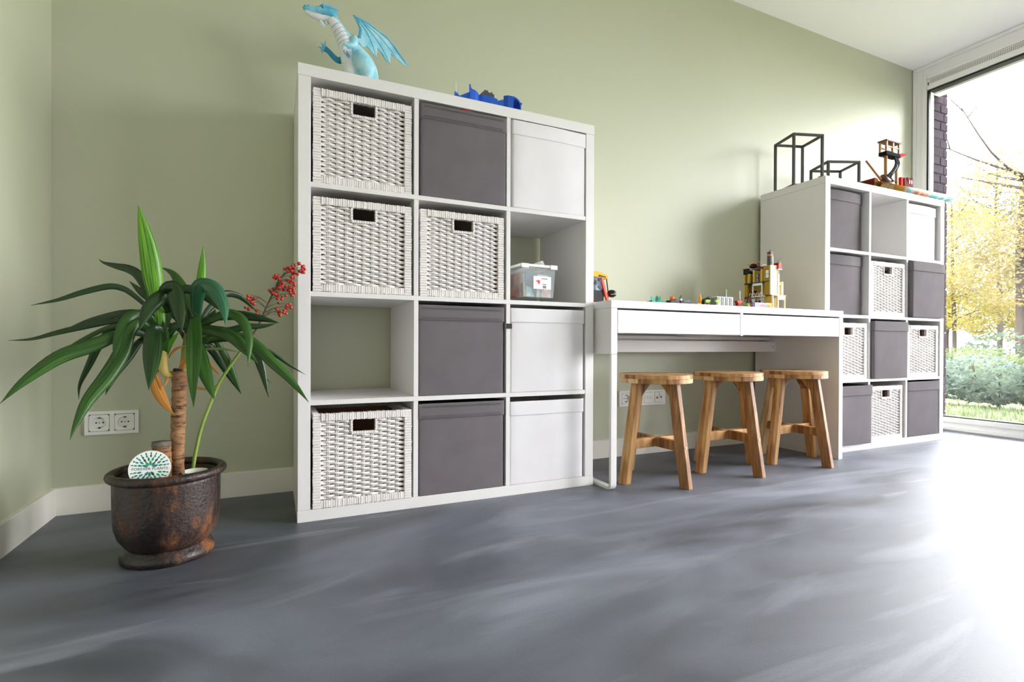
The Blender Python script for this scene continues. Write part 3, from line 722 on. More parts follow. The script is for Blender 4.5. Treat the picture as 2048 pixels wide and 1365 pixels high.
# ------------------------------------------------------------------ wall sockets
def socket_plate(label, x, z, gangs, w, h=0.080):
    root = thing('wall_socket', label, 'socket', (x, 0, z))
    cxs = [0.0405 + 0.071 * i + (w - 0.081 - 0.071 * (len(gangs) - 1)) / 2 for i in range(len(gangs))]
    fr = MB(); y0, y1 = -0.010, -0.0005; e = 0.0290; zc_ = h / 2
    fr.box(0, w, y0, y1, 0, zc_ - e).box(0, w, y0, y1, zc_ + e, h)
    xs = [0] + [q for c in cxs for q in (c - e, c + e)] + [w]
    for i in range(0, len(xs), 2): fr.box(xs[i], xs[i + 1], y0, y1, zc_ - e, zc_ + e)
    fr.build('cover_frame', plastic_white, root)
    MB().box(0.004, w - 0.004, -0.0030, -0.0006, 0.004, h - 0.004).build('gap_shade_backing', plastic_black, root)  # black sheet added behind the inserts to paint their gaps in shade
    for c, kind in zip(cxs, gangs):
        s_ = 0.0276; ins = MB()
        if kind == 'plug':
            N_ = 32; r = 0.0195; sq = []; ci = []
            for i in range(N_):
                t = 2 * PI * (i + 0.5) / N_; cx_, sz_ = math.cos(t), math.sin(t); k_ = s_ / max(abs(cx_), abs(sz_))
                sq.append((c + cx_ * k_, -0.0115, zc_ + sz_ * k_)); ci.append((c + cx_ * r, -0.0115, zc_ + sz_ * r))
            co = [(p[0], -0.0035, p[2]) for p in ci]; bk_ = [(p[0], -0.0031, p[2]) for p in sq]
            v = sq + ci + co + bk_; f = []
            for i in range(N_):
                j = (i + 1) % N_
                f += [(i, j, N_ + j, N_ + i), (N_ + i, N_ + j, 2 * N_ + j, 2 * N_ + i), (j, i, 3 * N_ + i, 3 * N_ + j)]
            f.append(tuple(2 * N_ + i for i in range(N_)))
            ins.add(v, f); io = ins.build('socket_insert', plastic_white, root)
            for dx in (-0.0095, 0.0095): MB().lathe([(0.0026, 0), (0.0026, 0.0008)], 12).build('pin_hole', plastic_black, io).matrix_local = Matrix.Translation((c + dx, -0.0034, zc_)) @ Matrix.Rotation(PI / 2, 4, 'X')
            MB().lathe([(0.0028, 0), (0.0028, 0.0012), (0.0015, 0.0014)], 12).build('centre_screw', screw_metal, io).matrix_local = Matrix.Translation((c, -0.0034, zc_)) @ Matrix.Rotation(PI / 2, 4, 'X')
            for sg in (-1, 1): MB().box(c - 0.0035, c + 0.0035, -0.0085, -0.0034, zc_ + sg * 0.0172 - 0.002, zc_ + sg * 0.0172 + 0.002).build('earth_clip', plastic_black, io)
        elif kind == 'data':
            io = ins.box(c - s_, c + s_, -0.0115, -0.0031, zc_ - s_, zc_ + s_).build('data_insert', plastic_white, root, bevel=0.001)
            MB().box(c - 0.019, c + 0.019, -0.0135, -0.0114, zc_ - 0.008, zc_ + 0.012).build('shutter', plastic_white, io, bevel=0.0008)
            for dx in (-0.006, 0.014): MB().box(c + dx - 0.0008, c + dx + 0.0008, -0.0139, -0.0134, zc_ - 0.006, zc_ + 0.008).build('slot', plastic_black, io)
        else:
            io = ins.box(c - s_, c + s_, -0.0115, -0.0031, zc_ - s_, zc_ + s_).build('aerial_insert', plastic_white, root, bevel=0.001)
            for dx, dz in ((-0.0125, -0.002), (0.0125, 0.001)):
                q_ = MB().lathe([(0.0065, 0), (0.0065, 0.002), (0.0045, 0.002), (0.0045, 0.0006)], 20).build('coaxial_port', screw_metal, io); q_.matrix_local = Matrix.Translation((c + dx, -0.0114, zc_ + dz)) @ Matrix.Rotation(PI / 2, 4, 'X')
                MB().lathe([(0.0042, 0), (0.0042, 0.0012)], 14).build('port_core', plastic_black, io).matrix_local = Matrix.Translation((c + dx, -0.0114, zc_ + dz)) @ Matrix.Rotation(PI / 2, 4, 'X')
            ar = MB(); ar.sweep([(c - 0.002 + 0.007 * math.cos(t), -0.0118, zc_ + 0.015 + 0.007 * math.sin(t)) for t in [PI * (-0.5 + i / 8) for i in range(9)]], 0.0013, 6); ar.build('wave_symbol', mat('grey_print', '#8d8884', 0.6), io)
    return root
socket_plate('white double wall socket behind the yucca', -0.266, 0.261, ['plug', 'plug'], 0.151)
socket_plate('white four-gang wall plate with aerial ports under the desk', 1.934, 0.256, ['plug', 'plug', 'data', 'aerial'], 0.302)

# ------------------------------------------------------------------ pot, yucca, berry branch, sign
PX, PY = 0.056, -0.530
def pot_material():
    m = bpy.data.materials.new('rust_glazed_stoneware'); m.use_nodes = True; nt = m.node_tree; b = nt.nodes['Principled BSDF']; N = nt.nodes.new; Lk = nt.links.new
    tc = N('ShaderNodeTexCoord'); mp = N('ShaderNodeMapping'); mp.inputs['Scale'].default_value = (1, 1, 0.45); Lk(tc.outputs['Object'], mp.inputs['Vector'])
    n = N('ShaderNodeTexNoise'); n.inputs['Scale'].default_value = 13; n.inputs['Detail'].default_value = 12; n.inputs['Roughness'].default_value = 0.7; Lk(mp.outputs['Vector'], n.inputs['Vector'])
    r = N('ShaderNodeValToRGB'); r.color_ramp.elements[0].position = 0.46; r.color_ramp.elements[0].color = L4('#181112'); r.color_ramp.elements[1].position = 0.68; r.color_ramp.elements[1].color = L4('#84501f')
    e = r.color_ramp.elements.new(0.56); e.color = L4('#36211a')
    Lk(n.outputs['Fac'], r.inputs['Fac']); Lk(r.outputs['Color'], b.inputs['Base Color'])
    r2 = N('ShaderNodeValToRGB'); r2.color_ramp.elements[0].position = 0.45; r2.color_ramp.elements[0].color = (.30, .30, .30, 1); r2.color_ramp.elements[1].position = 0.62; r2.color_ramp.elements[1].color = (.8, .8, .8, 1)
    Lk(n.outputs['Fac'], r2.inputs['Fac']); Lk(r2.outputs['Color'], b.inputs['Roughness'])
    v = N('ShaderNodeTexNoise'); v.inputs['Scale'].default_value = 130; v.inputs['Detail'].default_value = 5; Lk(tc.outputs['Object'], v.inputs['Vector'])
    bp = N('ShaderNodeBump'); bp.inputs['Strength'].default_value = 0.55; bp.inputs['Distance'].default_value = 0.004; Lk(v.outputs['Fac'], bp.inputs['Height']); Lk(bp.outputs['Normal'], b.inputs['Normal'])
    return m
pot = thing('plant_pot', 'dark rust-brown glazed stoneware pot standing in the corner', 'pot', (PX, PY, 0))
pm = pot_material()
MB().lathe([(0.104, 0.0), (0.109, 0.005), (0.109, 0.016), (0.104, 0.024), (0.094, 0.032), (0.092, 0.036)], 56).build('foot_ring', pm, pot)
MB().lathe([(0.088, 0.030), (0.098, 0.042), (0.113, 0.064), (0.1205, 0.090), (0.1225, 0.120), (0.1235, 0.160), (0.1240, 0.205), (0.1245, 0.218), (0.116, 0.218), (0.115, 0.16), (0.112, 0.10), (0.095, 0.06), (0.06, 0.05)], 56).build('body', pm, pot)
MB().sweep([((0.1275) * math.cos(2 * PI * i / 48), (0.1275) * math.sin(2 * PI * i / 48), 0.2255) for i in range(49)], 0.0115, 10, cap=False).build('rim', pm, pot)
soil = tag(MB().lathe([(0.1, 0.12), (0.106, 0.178), (0.07, 0.186), (0.0, 0.19)], 40, c=(PX, PY), cap1=False).build('potting_soil', mat('dark_soil', '#2a1f18', 1.0, vary=(60, '#4a382a'), bump=(90, 1.0, 0.01))), 'dark potting soil inside the rust-brown pot', 'soil')
grow = tag(MB().lathe([(0.026, 0.188), (0.031, 0.222), (0.029, 0.222), (0.025, 0.190)], 28, c=(PX + 0.062, PY - 0.005), cap1=False).build('grow_pot', plastic_white), 'white plastic inner pot rim around the green berry stem', 'pot')

def bark_mat():
    m = bpy.data.materials.new('yucca_bark'); m.use_nodes = True; nt = m.node_tree; b = nt.nodes['Principled BSDF']; N = nt.nodes.new; Lk = nt.links.new
    tc = N('ShaderNodeTexCoord'); mp = N('ShaderNodeMapping'); mp.inputs['Scale'].default_value = (38, 38, 150); Lk(tc.outputs['Object'], mp.inputs['Vector'])
    vo = N('ShaderNodeTexNoise'); vo.inputs['Scale'].default_value = 1.0; vo.inputs['Detail'].default_value = 5; vo.inputs['Roughness'].default_value = 0.7; Lk(mp.outputs['Vector'], vo.inputs['Vector'])
    n = N('ShaderNodeTexNoise'); n.inputs['Scale'].default_value = 22; n.inputs['Detail'].default_value = 6; Lk(tc.outputs['Object'], n.inputs['Vector'])
    r = N('ShaderNodeValToRGB'); r.color_ramp.elements[0].position = 0.3; r.color_ramp.elements[0].color = L4('#6f4829'); r.color_ramp.elements[1].position = 0.7; r.color_ramp.elements[1].color = L4('#aa7f57'); Lk(n.outputs['Fac'], r.inputs['Fac'])
    cr = N('ShaderNodeValToRGB'); cr.color_ramp.elements[0].position = 0.34; cr.color_ramp.elements[0].color = L4('#3e2615'); cr.color_ramp.elements[1].position = 0.52; cr.color_ramp.elements[1].color = (1, 1, 1, 1); Lk(vo.outputs['Fac'], cr.inputs['Fac'])
    mx = N('ShaderNodeMixRGB'); mx.blend_type = 'MULTIPLY'; mx.inputs['Fac'].default_value = 1.0; Lk(r.outputs['Color'], mx.inputs['Color1']); Lk(cr.outputs['Color'], mx.inputs['Color2']); Lk(mx.outputs['Color'], b.inputs['Base Color'])
    b.inputs['Roughness'].default_value = 0.8
    bp = N('ShaderNodeBump'); bp.inputs['Strength'].default_value = 0.9; bp.inputs['Distance'].default_value = 0.003; Lk(vo.outputs['Fac'], bp.inputs['Height']); Lk(bp.outputs['Normal'], b.inputs['Normal'])
    return m
ybark = bark_mat()
yucca = thing('yucca_plant', 'yucca with a brown trunk and long drooping green leaves', 'plant', (0.078, -0.53, 0.17))
YB = Vector((0.078, -0.53, 0.17))
def trunk_sweep(pts, rad, seed):
    P = catmull([Vector(p) - YB for p in pts], 10); rnd = random.Random(seed)
    R = [r * (1 + (0.05 if i % 3 == 0 else -0.02) + rnd.uniform(-.03, .03)) for i, r in enumerate(resample(rad, len(P)))]
    return MB().sweep(P, R, 18)
trunk_sweep([(0.077, -0.53, 0.17), (0.0765, -0.53, 0.26), (0.078, -0.53, 0.34), (0.0805, -0.53, 0.42), (0.082, -0.53, 0.497)], [0.0165, 0.0165, 0.0172, 0.018, 0.0185], 1).build('trunk', ybark, yucca)
MB().sweep([Vector((0.082, -0.53, 0.494)) - YB, Vector((0.083, -0.53, 0.503)) - YB], [0.017, 0.0155], 14).build('cut_top', mat('dark_cut_wood', '#2f231c', 0.95, bump=(80, 1, .006)), yucca)
trunk_sweep([(0.045, -0.545, 0.17), (0.045, -0.545, 0.24), (0.043, -0.545, 0.30)], [0.022, 0.0215, 0.0215], 3).build('trunk_stub', ybark, yucca)
MB().sweep([Vector((0.043, -0.545, 0.297)) - YB, Vector((0.043, -0.545, 0.309)) - YB], [0.0232, 0.0222], 16).build('stub_cap', mat('grey_sealed_cut', '#7f786c', 0.9, vary=(40, '#4d463c'), bump=(60, .8, .004)), yucca)
ystem = mat('yellow_green_stem', '#b9a548', 0.6, vary=(12, '#c9b06a'), stretch=(1, 1, .5))
MB().sweep(catmull([Vector(p) - YB for p in ((0.070, -0.53, 0.486), (0.052, -0.532, 0.490), (0.044, -0.533, 0.510), (0.043, -0.533, 0.545), (0.044, -0.532, 0.585))], 4), resample([0.008, 0.011, 0.012, 0.0115, 0.007], 17), 12).build('shoot_stem', ystem, yucca)
MB().sweep(catmull([Vector(p) - YB for p in ((0.088, -0.532, 0.495), (0.096, -0.532, 0.52), (0.098, -0.533, 0.555), (0.100, -0.533, 0.60))], 4), resample([0.011, 0.013, 0.012, 0.007], 13), 12).build('shoot_stem', mat('green_stem', '#5f7a33', 0.55, vary=(14, '#8f8a45')), yucca)
def blade_mat(name, a, b_, c_, rough=0.33):
    m = bpy.data.materials.new(name); m.use_nodes = True; nt = m.node_tree; b = nt.nodes['Principled BSDF']; N = nt.nodes.new; Lk = nt.links.new
    uv = N('ShaderNodeUVMap'); uv.uv_map = 'UVMap'; mp = N('ShaderNodeMapping'); mp.inputs['Scale'].default_value = (9, 0.9, 1); Lk(uv.outputs['UV'], mp.inputs['Vector'])
    n = N('ShaderNodeTexNoise'); n.inputs['Scale'].default_value = 1.6; n.inputs['Detail'].default_value = 4; Lk(mp.outputs['Vector'], n.inputs['Vector'])
    r = N('ShaderNodeValToRGB'); r.color_ramp.elements[0].position = 0.35; r.color_ramp.elements[0].color = L4(a); r.color_ramp.elements[1].position = 0.68; r.color_ramp.elements[1].color = L4(c_)
    e = r.color_ramp.elements.new(0.5); e.color = L4(b_)
    Lk(n.outputs['Fac'], r.inputs['Fac']); Lk(r.outputs['Color'], b.inputs['Base Color'])
    b.inputs['Roughness'].default_value = rough; b.inputs['Specular IOR Level'].default_value = 0.5
    bp = N('ShaderNodeBump'); bp.inputs['Strength'].default_value = 0.25; bp.inputs['Distance'].default_value = 0.001; Lk(n.outputs['Fac'], bp.inputs['Height']); Lk(bp.outputs['Normal'], b.inputs['Normal'])
    tr = N('ShaderNodeBsdfTranslucent'); Lk(r.outputs['Color'], tr.inputs['Color']); ms = N('ShaderNodeMixShader'); ms.inputs['Fac'].default_value = 0.22
    out = nt.nodes['Material Output']; Lk(b.outputs['BSDF'], ms.inputs[1]); Lk(tr.outputs['BSDF'], ms.inputs[2]); Lk(ms.outputs['Shader'], out.inputs['Surface'])
    return m
BL = {'dark': blade_mat('dark_yucca_leaf', '#122612', '#1f3a19', '#315322'), 'mid': blade_mat('mid_yucca_leaf', '#1c3d16', '#2c541b', '#477428'),
      'bright': blade_mat('bright_yucca_leaf', '#2f5e14', '#55921c', '#86b93c'), 'teal': blade_mat('bluish_yucca_leaf', '#1c4a33', '#2c6143', '#4a8060'),
      'pale': blade_mat('pale_yucca_leaf', '#5f7a3a', '#86995a', '#a5ac72'), 'brown': blade_mat('dry_orange_leaf', '#a8672a', '#c98738', '#dba457', 0.6)}
LEAVES = [
['bright',[[0.039,-0.53,0.608],[0.035,-0.533,0.655],[0.026,-0.537,0.72],[0.013,-0.543,0.826],[-0.008,-0.55,0.936]],0.0471],
['dark',[[0.033,-0.53,0.646],[0.005,-0.486,0.71],[-0.026,-0.45,0.761],[-0.053,-0.429,0.781],[-0.089,-0.404,0.791],[-0.122,-0.382,0.801],[-0.137,-0.37,0.812]],0.0257],
['dark',[[0.033,-0.53,0.641],[0.018,-0.513,0.684],[-0.013,-0.496,0.713],[-0.042,-0.48,0.742]],0.021],
['dark',[[0.035,-0.53,0.631],[0.01,-0.536,0.668],[-0.019,-0.543,0.699],[-0.041,-0.547,0.715],[-0.07,-0.552,0.719],[-0.118,-0.561,0.702],[-0.167,-0.57,0.679],[-0.215,-0.58,0.663]],0.0154],
['mid',[[0.118,-0.53,0.628],[0.111,-0.503,0.664],[0.083,-0.457,0.721],[0.056,-0.42,0.767],[0.036,-0.399,0.786],[0.012,-0.38,0.797]],0.0287],
['dark',[[0.081,-0.53,0.656],[0.074,-0.581,0.684],[0.057,-0.608,0.694],[0.037,-0.64,0.667],[0.027,-0.667,0.634],[0.022,-0.69,0.603]],0.0353],
['dark',[[0.057,-0.53,0.656],[0.062,-0.602,0.702],[0.081,-0.623,0.714],[0.093,-0.654,0.676],[0.104,-0.685,0.635],[0.113,-0.71,0.601]],0.0391],
['dark',[[0.073,-0.53,0.661],[0.087,-0.545,0.715],[0.121,-0.556,0.717],[0.151,-0.566,0.697],[0.184,-0.58,0.661]],0.0249],
['bright',[[0.118,-0.53,0.609],[0.124,-0.527,0.648],[0.126,-0.523,0.697],[0.132,-0.517,0.767],[0.135,-0.51,0.848]],0.0245],
['teal',[[0.122,-0.53,0.638],[0.13,-0.596,0.696],[0.143,-0.62,0.725],[0.175,-0.643,0.715],[0.198,-0.672,0.67],[0.205,-0.7,0.618]],0.0404],
['dark',[[0.122,-0.53,0.614],[0.14,-0.537,0.636],[0.201,-0.555,0.651],[0.267,-0.573,0.647],[0.33,-0.59,0.632]],0.0275],
['dark',[[0.122,-0.53,0.609],[0.155,-0.525,0.615],[0.198,-0.518,0.61],[0.243,-0.512,0.622],[0.288,-0.505,0.625],[0.325,-0.5,0.635]],0.0204],
['dark',[[0.126,-0.53,0.619],[0.144,-0.496,0.665],[0.172,-0.463,0.704],[0.188,-0.447,0.721],[0.224,-0.419,0.714],[0.265,-0.38,0.675]],0.0209],
['mid',[[0.126,-0.53,0.609],[0.16,-0.573,0.637],[0.204,-0.603,0.654],[0.239,-0.624,0.636],[0.257,-0.65,0.585],[0.255,-0.68,0.514]],0.0275],
['mid',[[0.118,-0.53,0.585],[0.139,-0.566,0.608],[0.183,-0.599,0.604],[0.218,-0.622,0.589],[0.249,-0.648,0.554],[0.278,-0.67,0.52]],0.034],
['mid',[[0.112,-0.53,0.585],[0.12,-0.586,0.626],[0.125,-0.6,0.641],[0.131,-0.643,0.584],[0.135,-0.702,0.496],[0.142,-0.75,0.419]],0.0354],
['mid',[[0.114,-0.53,0.575],[0.125,-0.557,0.584],[0.136,-0.591,0.556],[0.153,-0.642,0.502],[0.181,-0.7,0.429]],0.0367],
['dark',[[0.114,-0.53,0.575],[0.133,-0.516,0.577],[0.165,-0.487,0.545],[0.198,-0.449,0.487],[0.225,-0.41,0.418]],0.0324],
['mid',[[0.118,-0.53,0.585],[0.147,-0.52,0.6],[0.167,-0.512,0.58],[0.197,-0.494,0.517],[0.228,-0.47,0.425]],0.019],
['mid',[[0.114,-0.53,0.57],[0.149,-0.54,0.585],[0.201,-0.555,0.595],[0.245,-0.568,0.585],[0.277,-0.578,0.561],[0.308,-0.59,0.526],[0.358,-0.609,0.472],[0.406,-0.63,0.407]],0.0316],
['dark',[[0.118,-0.53,0.575],[0.176,-0.513,0.6],[0.233,-0.498,0.586],[0.265,-0.488,0.566],[0.312,-0.476,0.544],[0.361,-0.462,0.506],[0.406,-0.45,0.476]],0.0135],
['dark',[[0.118,-0.53,0.57],[0.178,-0.534,0.585],[0.235,-0.538,0.586],[0.262,-0.541,0.558],[0.282,-0.545,0.505],[0.302,-0.55,0.418]],0.0262],
['dark',[[0.122,-0.53,0.57],[0.188,-0.5,0.585],[0.241,-0.478,0.571],[0.269,-0.46,0.528],[0.29,-0.441,0.476],[0.308,-0.43,0.45]],0.0127],
['pale',[[0.106,-0.53,0.541],[0.128,-0.546,0.553],[0.16,-0.565,0.558],[0.195,-0.587,0.557],[0.23,-0.61,0.549]],0.0077],
['mid',[[0.033,-0.53,0.579],[0.017,-0.551,0.593],[-0.013,-0.572,0.604],[-0.046,-0.59,0.592],[-0.09,-0.613,0.567],[-0.146,-0.641,0.538],[-0.199,-0.67,0.484],[-0.231,-0.69,0.438]],0.0353],
['dark',[[0.033,-0.53,0.608],[-0.006,-0.535,0.633],[-0.061,-0.542,0.63],[-0.114,-0.549,0.617],[-0.171,-0.557,0.599],[-0.219,-0.564,0.582],[-0.26,-0.57,0.578]],0.0152],
['dark',[[0.033,-0.53,0.608],[0.015,-0.522,0.629],[-0.014,-0.511,0.655],[-0.051,-0.5,0.654],[-0.093,-0.487,0.643],[-0.142,-0.472,0.626],[-0.207,-0.45,0.595]],0.0198],
['mid',[[0.029,-0.53,0.579],[0.015,-0.562,0.611],[-0.001,-0.576,0.624],[-0.017,-0.59,0.605],[-0.03,-0.616,0.547],[-0.052,-0.641,0.492],[-0.083,-0.667,0.436],[-0.1,-0.688,0.382],[-0.107,-0.7,0.35]],0.036],
['dark',[[0.033,-0.53,0.574],[0.014,-0.537,0.584],[-0.004,-0.543,0.579],[-0.031,-0.559,0.533],[-0.053,-0.574,0.492],[-0.068,-0.59,0.442]],0.0228],
['dark',[[0.033,-0.53,0.598],[0.006,-0.517,0.641],[-0.035,-0.503,0.655],[-0.065,-0.492,0.626],[-0.107,-0.473,0.574],[-0.134,-0.457,0.517],[-0.16,-0.44,0.46],[-0.165,-0.43,0.42]],0.0208],
['dark',[[0.043,-0.53,0.56],[0.045,-0.591,0.593],[0.04,-0.613,0.607],[0.044,-0.661,0.561],[0.05,-0.716,0.503],[0.052,-0.75,0.464]],0.0418],
['mid',[[0.033,-0.53,0.598],[0.02,-0.549,0.637],[-0.0,-0.563,0.649],[-0.025,-0.58,0.633],[-0.038,-0.604,0.583],[-0.042,-0.63,0.53]],0.0279],
['mid',[[0.033,-0.53,0.584],[-0.001,-0.521,0.617],[-0.049,-0.511,0.621],[-0.089,-0.502,0.611],[-0.156,-0.486,0.571],[-0.216,-0.47,0.527]],0.0121],
['dark',[[0.045,-0.53,0.608],[0.05,-0.489,0.658],[0.068,-0.468,0.65],[0.08,-0.43,0.606]],0.0279],
['dark',[[0.093,-0.53,0.584],[0.073,-0.504,0.614],[0.021,-0.463,0.629],[-0.037,-0.419,0.614],[-0.076,-0.39,0.61]],0.0178],
['dark',[[0.097,-0.53,0.594],[0.098,-0.468,0.66],[0.075,-0.43,0.698]],0.0231],
['dark',[[0.11,-0.53,0.585],[0.091,-0.481,0.56],[0.08,-0.43,0.529]],0.0199],
['dark',[[0.126,-0.53,0.609],[0.148,-0.447,0.653],[0.156,-0.41,0.676]],0.0258],
['dark',[[0.131,-0.53,0.599],[0.144,-0.497,0.62],[0.167,-0.461,0.611],[0.208,-0.39,0.576]],0.0154],
['dark',[[0.057,-0.53,0.594],[0.068,-0.54,0.617],[0.092,-0.551,0.622],[0.109,-0.56,0.608]],0.021],
['mid',[[0.049,-0.53,0.532],[0.054,-0.55,0.579],[0.074,-0.567,0.612],[0.1,-0.58,0.619]],0.0187],
['mid',[[0.045,-0.53,0.534],[0.039,-0.544,0.574],[0.03,-0.56,0.621]],0.0207],
['mid',[[0.047,-0.53,0.533],[0.053,-0.56,0.584],[0.053,-0.59,0.634]],0.0234],
['bright',[[0.051,-0.53,0.536],[0.064,-0.551,0.575],[0.087,-0.57,0.603]],0.0142],
['mid',[[0.104,-0.53,0.546],[0.112,-0.545,0.584],[0.138,-0.56,0.608]],0.0164],
['mid',[[0.104,-0.53,0.546],[0.111,-0.556,0.594],[0.124,-0.58,0.636]],0.0191],
['mid',[[0.108,-0.53,0.546],[0.134,-0.557,0.57],[0.17,-0.59,0.589]],0.0125],
['brown',[[0.039,-0.53,0.508],[0.028,-0.537,0.497],[0.024,-0.544,0.481],[0.032,-0.557,0.449],[0.052,-0.574,0.414],[0.078,-0.59,0.386]],0.0205],
['brown',[[0.039,-0.53,0.513],[0.027,-0.537,0.5],[0.04,-0.549,0.466],[0.056,-0.565,0.425],[0.074,-0.58,0.386]],0.0094],
['brown',[[0.057,-0.53,0.532],[0.064,-0.538,0.546],[0.079,-0.548,0.56],[0.101,-0.56,0.567]],0.0067],
['brown',[[0.104,-0.53,0.517],[0.137,-0.548,0.534],[0.159,-0.563,0.512],[0.183,-0.58,0.485]],0.0106],
['brown',[[0.106,-0.53,0.483],[0.123,-0.551,0.454],[0.152,-0.569,0.449],[0.181,-0.59,0.464]],0.0062],
['brown',[[0.091,-0.53,0.488],[0.091,-0.557,0.513],[0.099,-0.575,0.528],[0.113,-0.59,0.532]],0.0122],
['brown',[[0.059,-0.53,0.493],[0.055,-0.545,0.475],[0.052,-0.56,0.457]],0.0066]]
BERRIES = [[0.345,-0.498,0.798],[0.354,-0.492,0.802],[0.359,-0.508,0.801],[0.366,-0.5,0.806],[0.361,-0.484,0.801],[0.356,-0.484,0.799],[0.353,-0.515,0.79],[0.359,-0.512,0.79],[0.364,-0.518,0.791],[0.371,-0.502,0.8],[0.373,-0.519,0.809],[0.385,-0.502,0.816],[0.398,-0.494,0.81],[0.394,-0.509,0.807],[0.401,-0.493,0.801],[0.393,-0.496,0.8],[0.395,-0.519,0.792],[0.387,-0.498,0.794],[0.392,-0.51,0.789],[0.398,-0.503,0.79],[0.38,-0.509,0.783],[0.367,-0.492,0.786],[0.372,-0.502,0.787],[0.32,-0.514,0.776],[0.315,-0.498,0.771],[0.321,-0.489,0.769],[0.329,-0.508,0.767],[0.327,-0.511,0.774],[0.364,-0.504,0.774],[0.372,-0.483,0.775],[0.351,-0.481,0.767],[0.36,-0.493,0.764],[0.36,-0.484,0.76],[0.371,-0.486,0.759],[0.365,-0.505,0.762],[0.371,-0.516,0.75],[0.355,-0.494,0.762],[0.337,-0.498,0.759],[0.334,-0.506,0.753],[0.34,-0.511,0.753],[0.334,-0.504,0.749],[0.328,-0.501,0.744],[0.337,-0.509,0.745],[0.331,-0.508,0.74],[0.329,-0.502,0.737],[0.348,-0.486,0.746],[0.342,-0.497,0.736],[0.357,-0.509,0.744],[0.361,-0.509,0.741],[0.354,-0.502,0.735],[0.359,-0.512,0.733],[0.368,-0.512,0.739],[0.369,-0.499,0.734],[0.371,-0.517,0.726],[0.36,-0.501,0.727],[0.364,-0.506,0.719],[0.303,-0.492,0.732],[0.313,-0.49,0.738],[0.308,-0.492,0.727],[0.317,-0.492,0.734],[0.314,-0.505,0.723],[0.325,-0.493,0.725],[0.32,-0.506,0.72],[0.326,-0.497,0.716],[0.325,-0.507,0.707],[0.338,-0.502,0.714],[0.337,-0.518,0.706],[0.348,-0.51,0.717],[0.329,-0.481,0.696],[0.323,-0.511,0.676],[0.328,-0.492,0.669],[0.332,-0.494,0.669],[0.329,-0.491,0.664],[0.332,-0.501,0.658],[0.344,-0.496,0.674],[0.342,-0.517,0.666],[0.349,-0.517,0.663],[0.35,-0.512,0.68],[0.358,-0.514,0.691],[0.362,-0.516,0.682],[0.351,-0.515,0.687],[0.247,-0.498,0.713],[0.247,-0.512,0.703],[0.253,-0.482,0.709],[0.251,-0.493,0.702],[0.256,-0.498,0.694],[0.264,-0.492,0.706],[0.263,-0.509,0.689],[0.239,-0.483,0.68],[0.248,-0.486,0.675],[0.269,-0.491,0.671],[0.27,-0.501,0.66],[0.258,-0.486,0.703]]
BSTEM = [[0.109,-0.5,0.217],[0.117,-0.5,0.273],[0.132,-0.5,0.343],[0.161,-0.5,0.427],[0.177,-0.5,0.466],[0.214,-0.5,0.529],[0.242,-0.5,0.57],[0.268,-0.5,0.614],[0.284,-0.5,0.651],[0.305,-0.5,0.704],[0.321,-0.5,0.742],[0.335,-0.5,0.772],[0.353,-0.5,0.791],[0.373,-0.5,0.805]]

VIEW = Vector((-0.14, 0.99, 0.0))
rl_ = random.Random(11)
for tone, P, w in LEAVES:
    pts = catmull([Vector(p) - YB for p in P], 5); n = len(pts); mb = MB(); v = []; uvs = []; tw = rl_.uniform(-0.3, 0.3)
    ln = [0.0]
    for i in range(1, n): ln.append(ln[-1] + (pts[i] - pts[i - 1]).length)
    for i in range(n):
        t = ln[i] / ln[-1]; T = (pts[min(i + 1, n - 1)] - pts[max(i - 1, 0)]).normalized()
        s_ = T.cross(VIEW)
        if s_.length < 0.15: s_ = T.cross(Vector((0.3, 0.6, 0.7)))
        s_.normalize(); nn = s_.cross(T).normalized()
        if i and s_.dot(prev) < 0: s_ = -s_; nn = -nn
        prev = s_.copy()
        s_ = (s_ * math.cos(tw) + nn * math.sin(tw)).normalized(); nn = s_.cross(T).normalized()
        k = (0.45 + 0.55 * min(1, t / 0.42) ** 1.1) * (1.0 if t < 0.5 else max(0.0, 1 - ((t - 0.5) / 0.5) ** 1.9))
        hw = max(0.0004, w / 2 * k); fold = hw * 0.22
        v += [pts[i] - s_ * hw + nn * fold, pts[i] - s_ * hw * 0.5 + nn * fold * 0.3, pts[i], pts[i] + s_ * hw * 0.5 + nn * fold * 0.3, pts[i] + s_ * hw + nn * fold]
        uvs += [(u_, t * ln[-1] * 4 + len(LEAVES) * 0.0) for u_ in (0, .25, .5, .75, 1)]
    f = [(i * 5 + k, i * 5 + k + 1, (i + 1) * 5 + k + 1, (i + 1) * 5 + k) for i in range(n - 1) for k in range(4)]
    mb.add(v, f, True); mb.uv = uvs
    mb.build('leaf' if tone != 'brown' else 'dry_leaf', BL[tone], yucca, solid=0.0007, label=('dried orange leaf' if tone == 'brown' else None))

branch = thing('berry_branch', 'green twig with clusters of small red berries stuck in the pot', 'branch', tuple(BSTEM[0]))
B0 = Vector(BSTEM[0])
stem_pts = catmull([Vector((BSTEM[0][0] - 0.002, BSTEM[0][1], 0.19)) - B0] + [Vector(p) - B0 for p in BSTEM], 4)
green_twig = mat('green_twig', '#6f8a35', 0.5, vary=(14, '#8aa04a')); brown_twig = mat('brown_twig', '#54422b', 0.7)
nst = len(stem_pts); cut = int(nst * 0.52)
MB().sweep(stem_pts[:cut + 1], resample([0.0052, 0.0044, 0.0038], cut + 1), 8).build('stem', green_twig, branch)
MB().sweep(stem_pts[cut:], resample([0.0034, 0.0022, 0.0012], nst - cut), 7).build('upper_stem', brown_twig, branch)
red = mat('red_berry', '#c5301f', 0.25, vary=(60, '#a82218'), coat=0.3)
bp0 = MB().ball((0, 0, 0), 0.0050, 10, 7); bm_ = None; tw_ = MB(); rb = random.Random(2)
nodes = stem_pts[cut:]
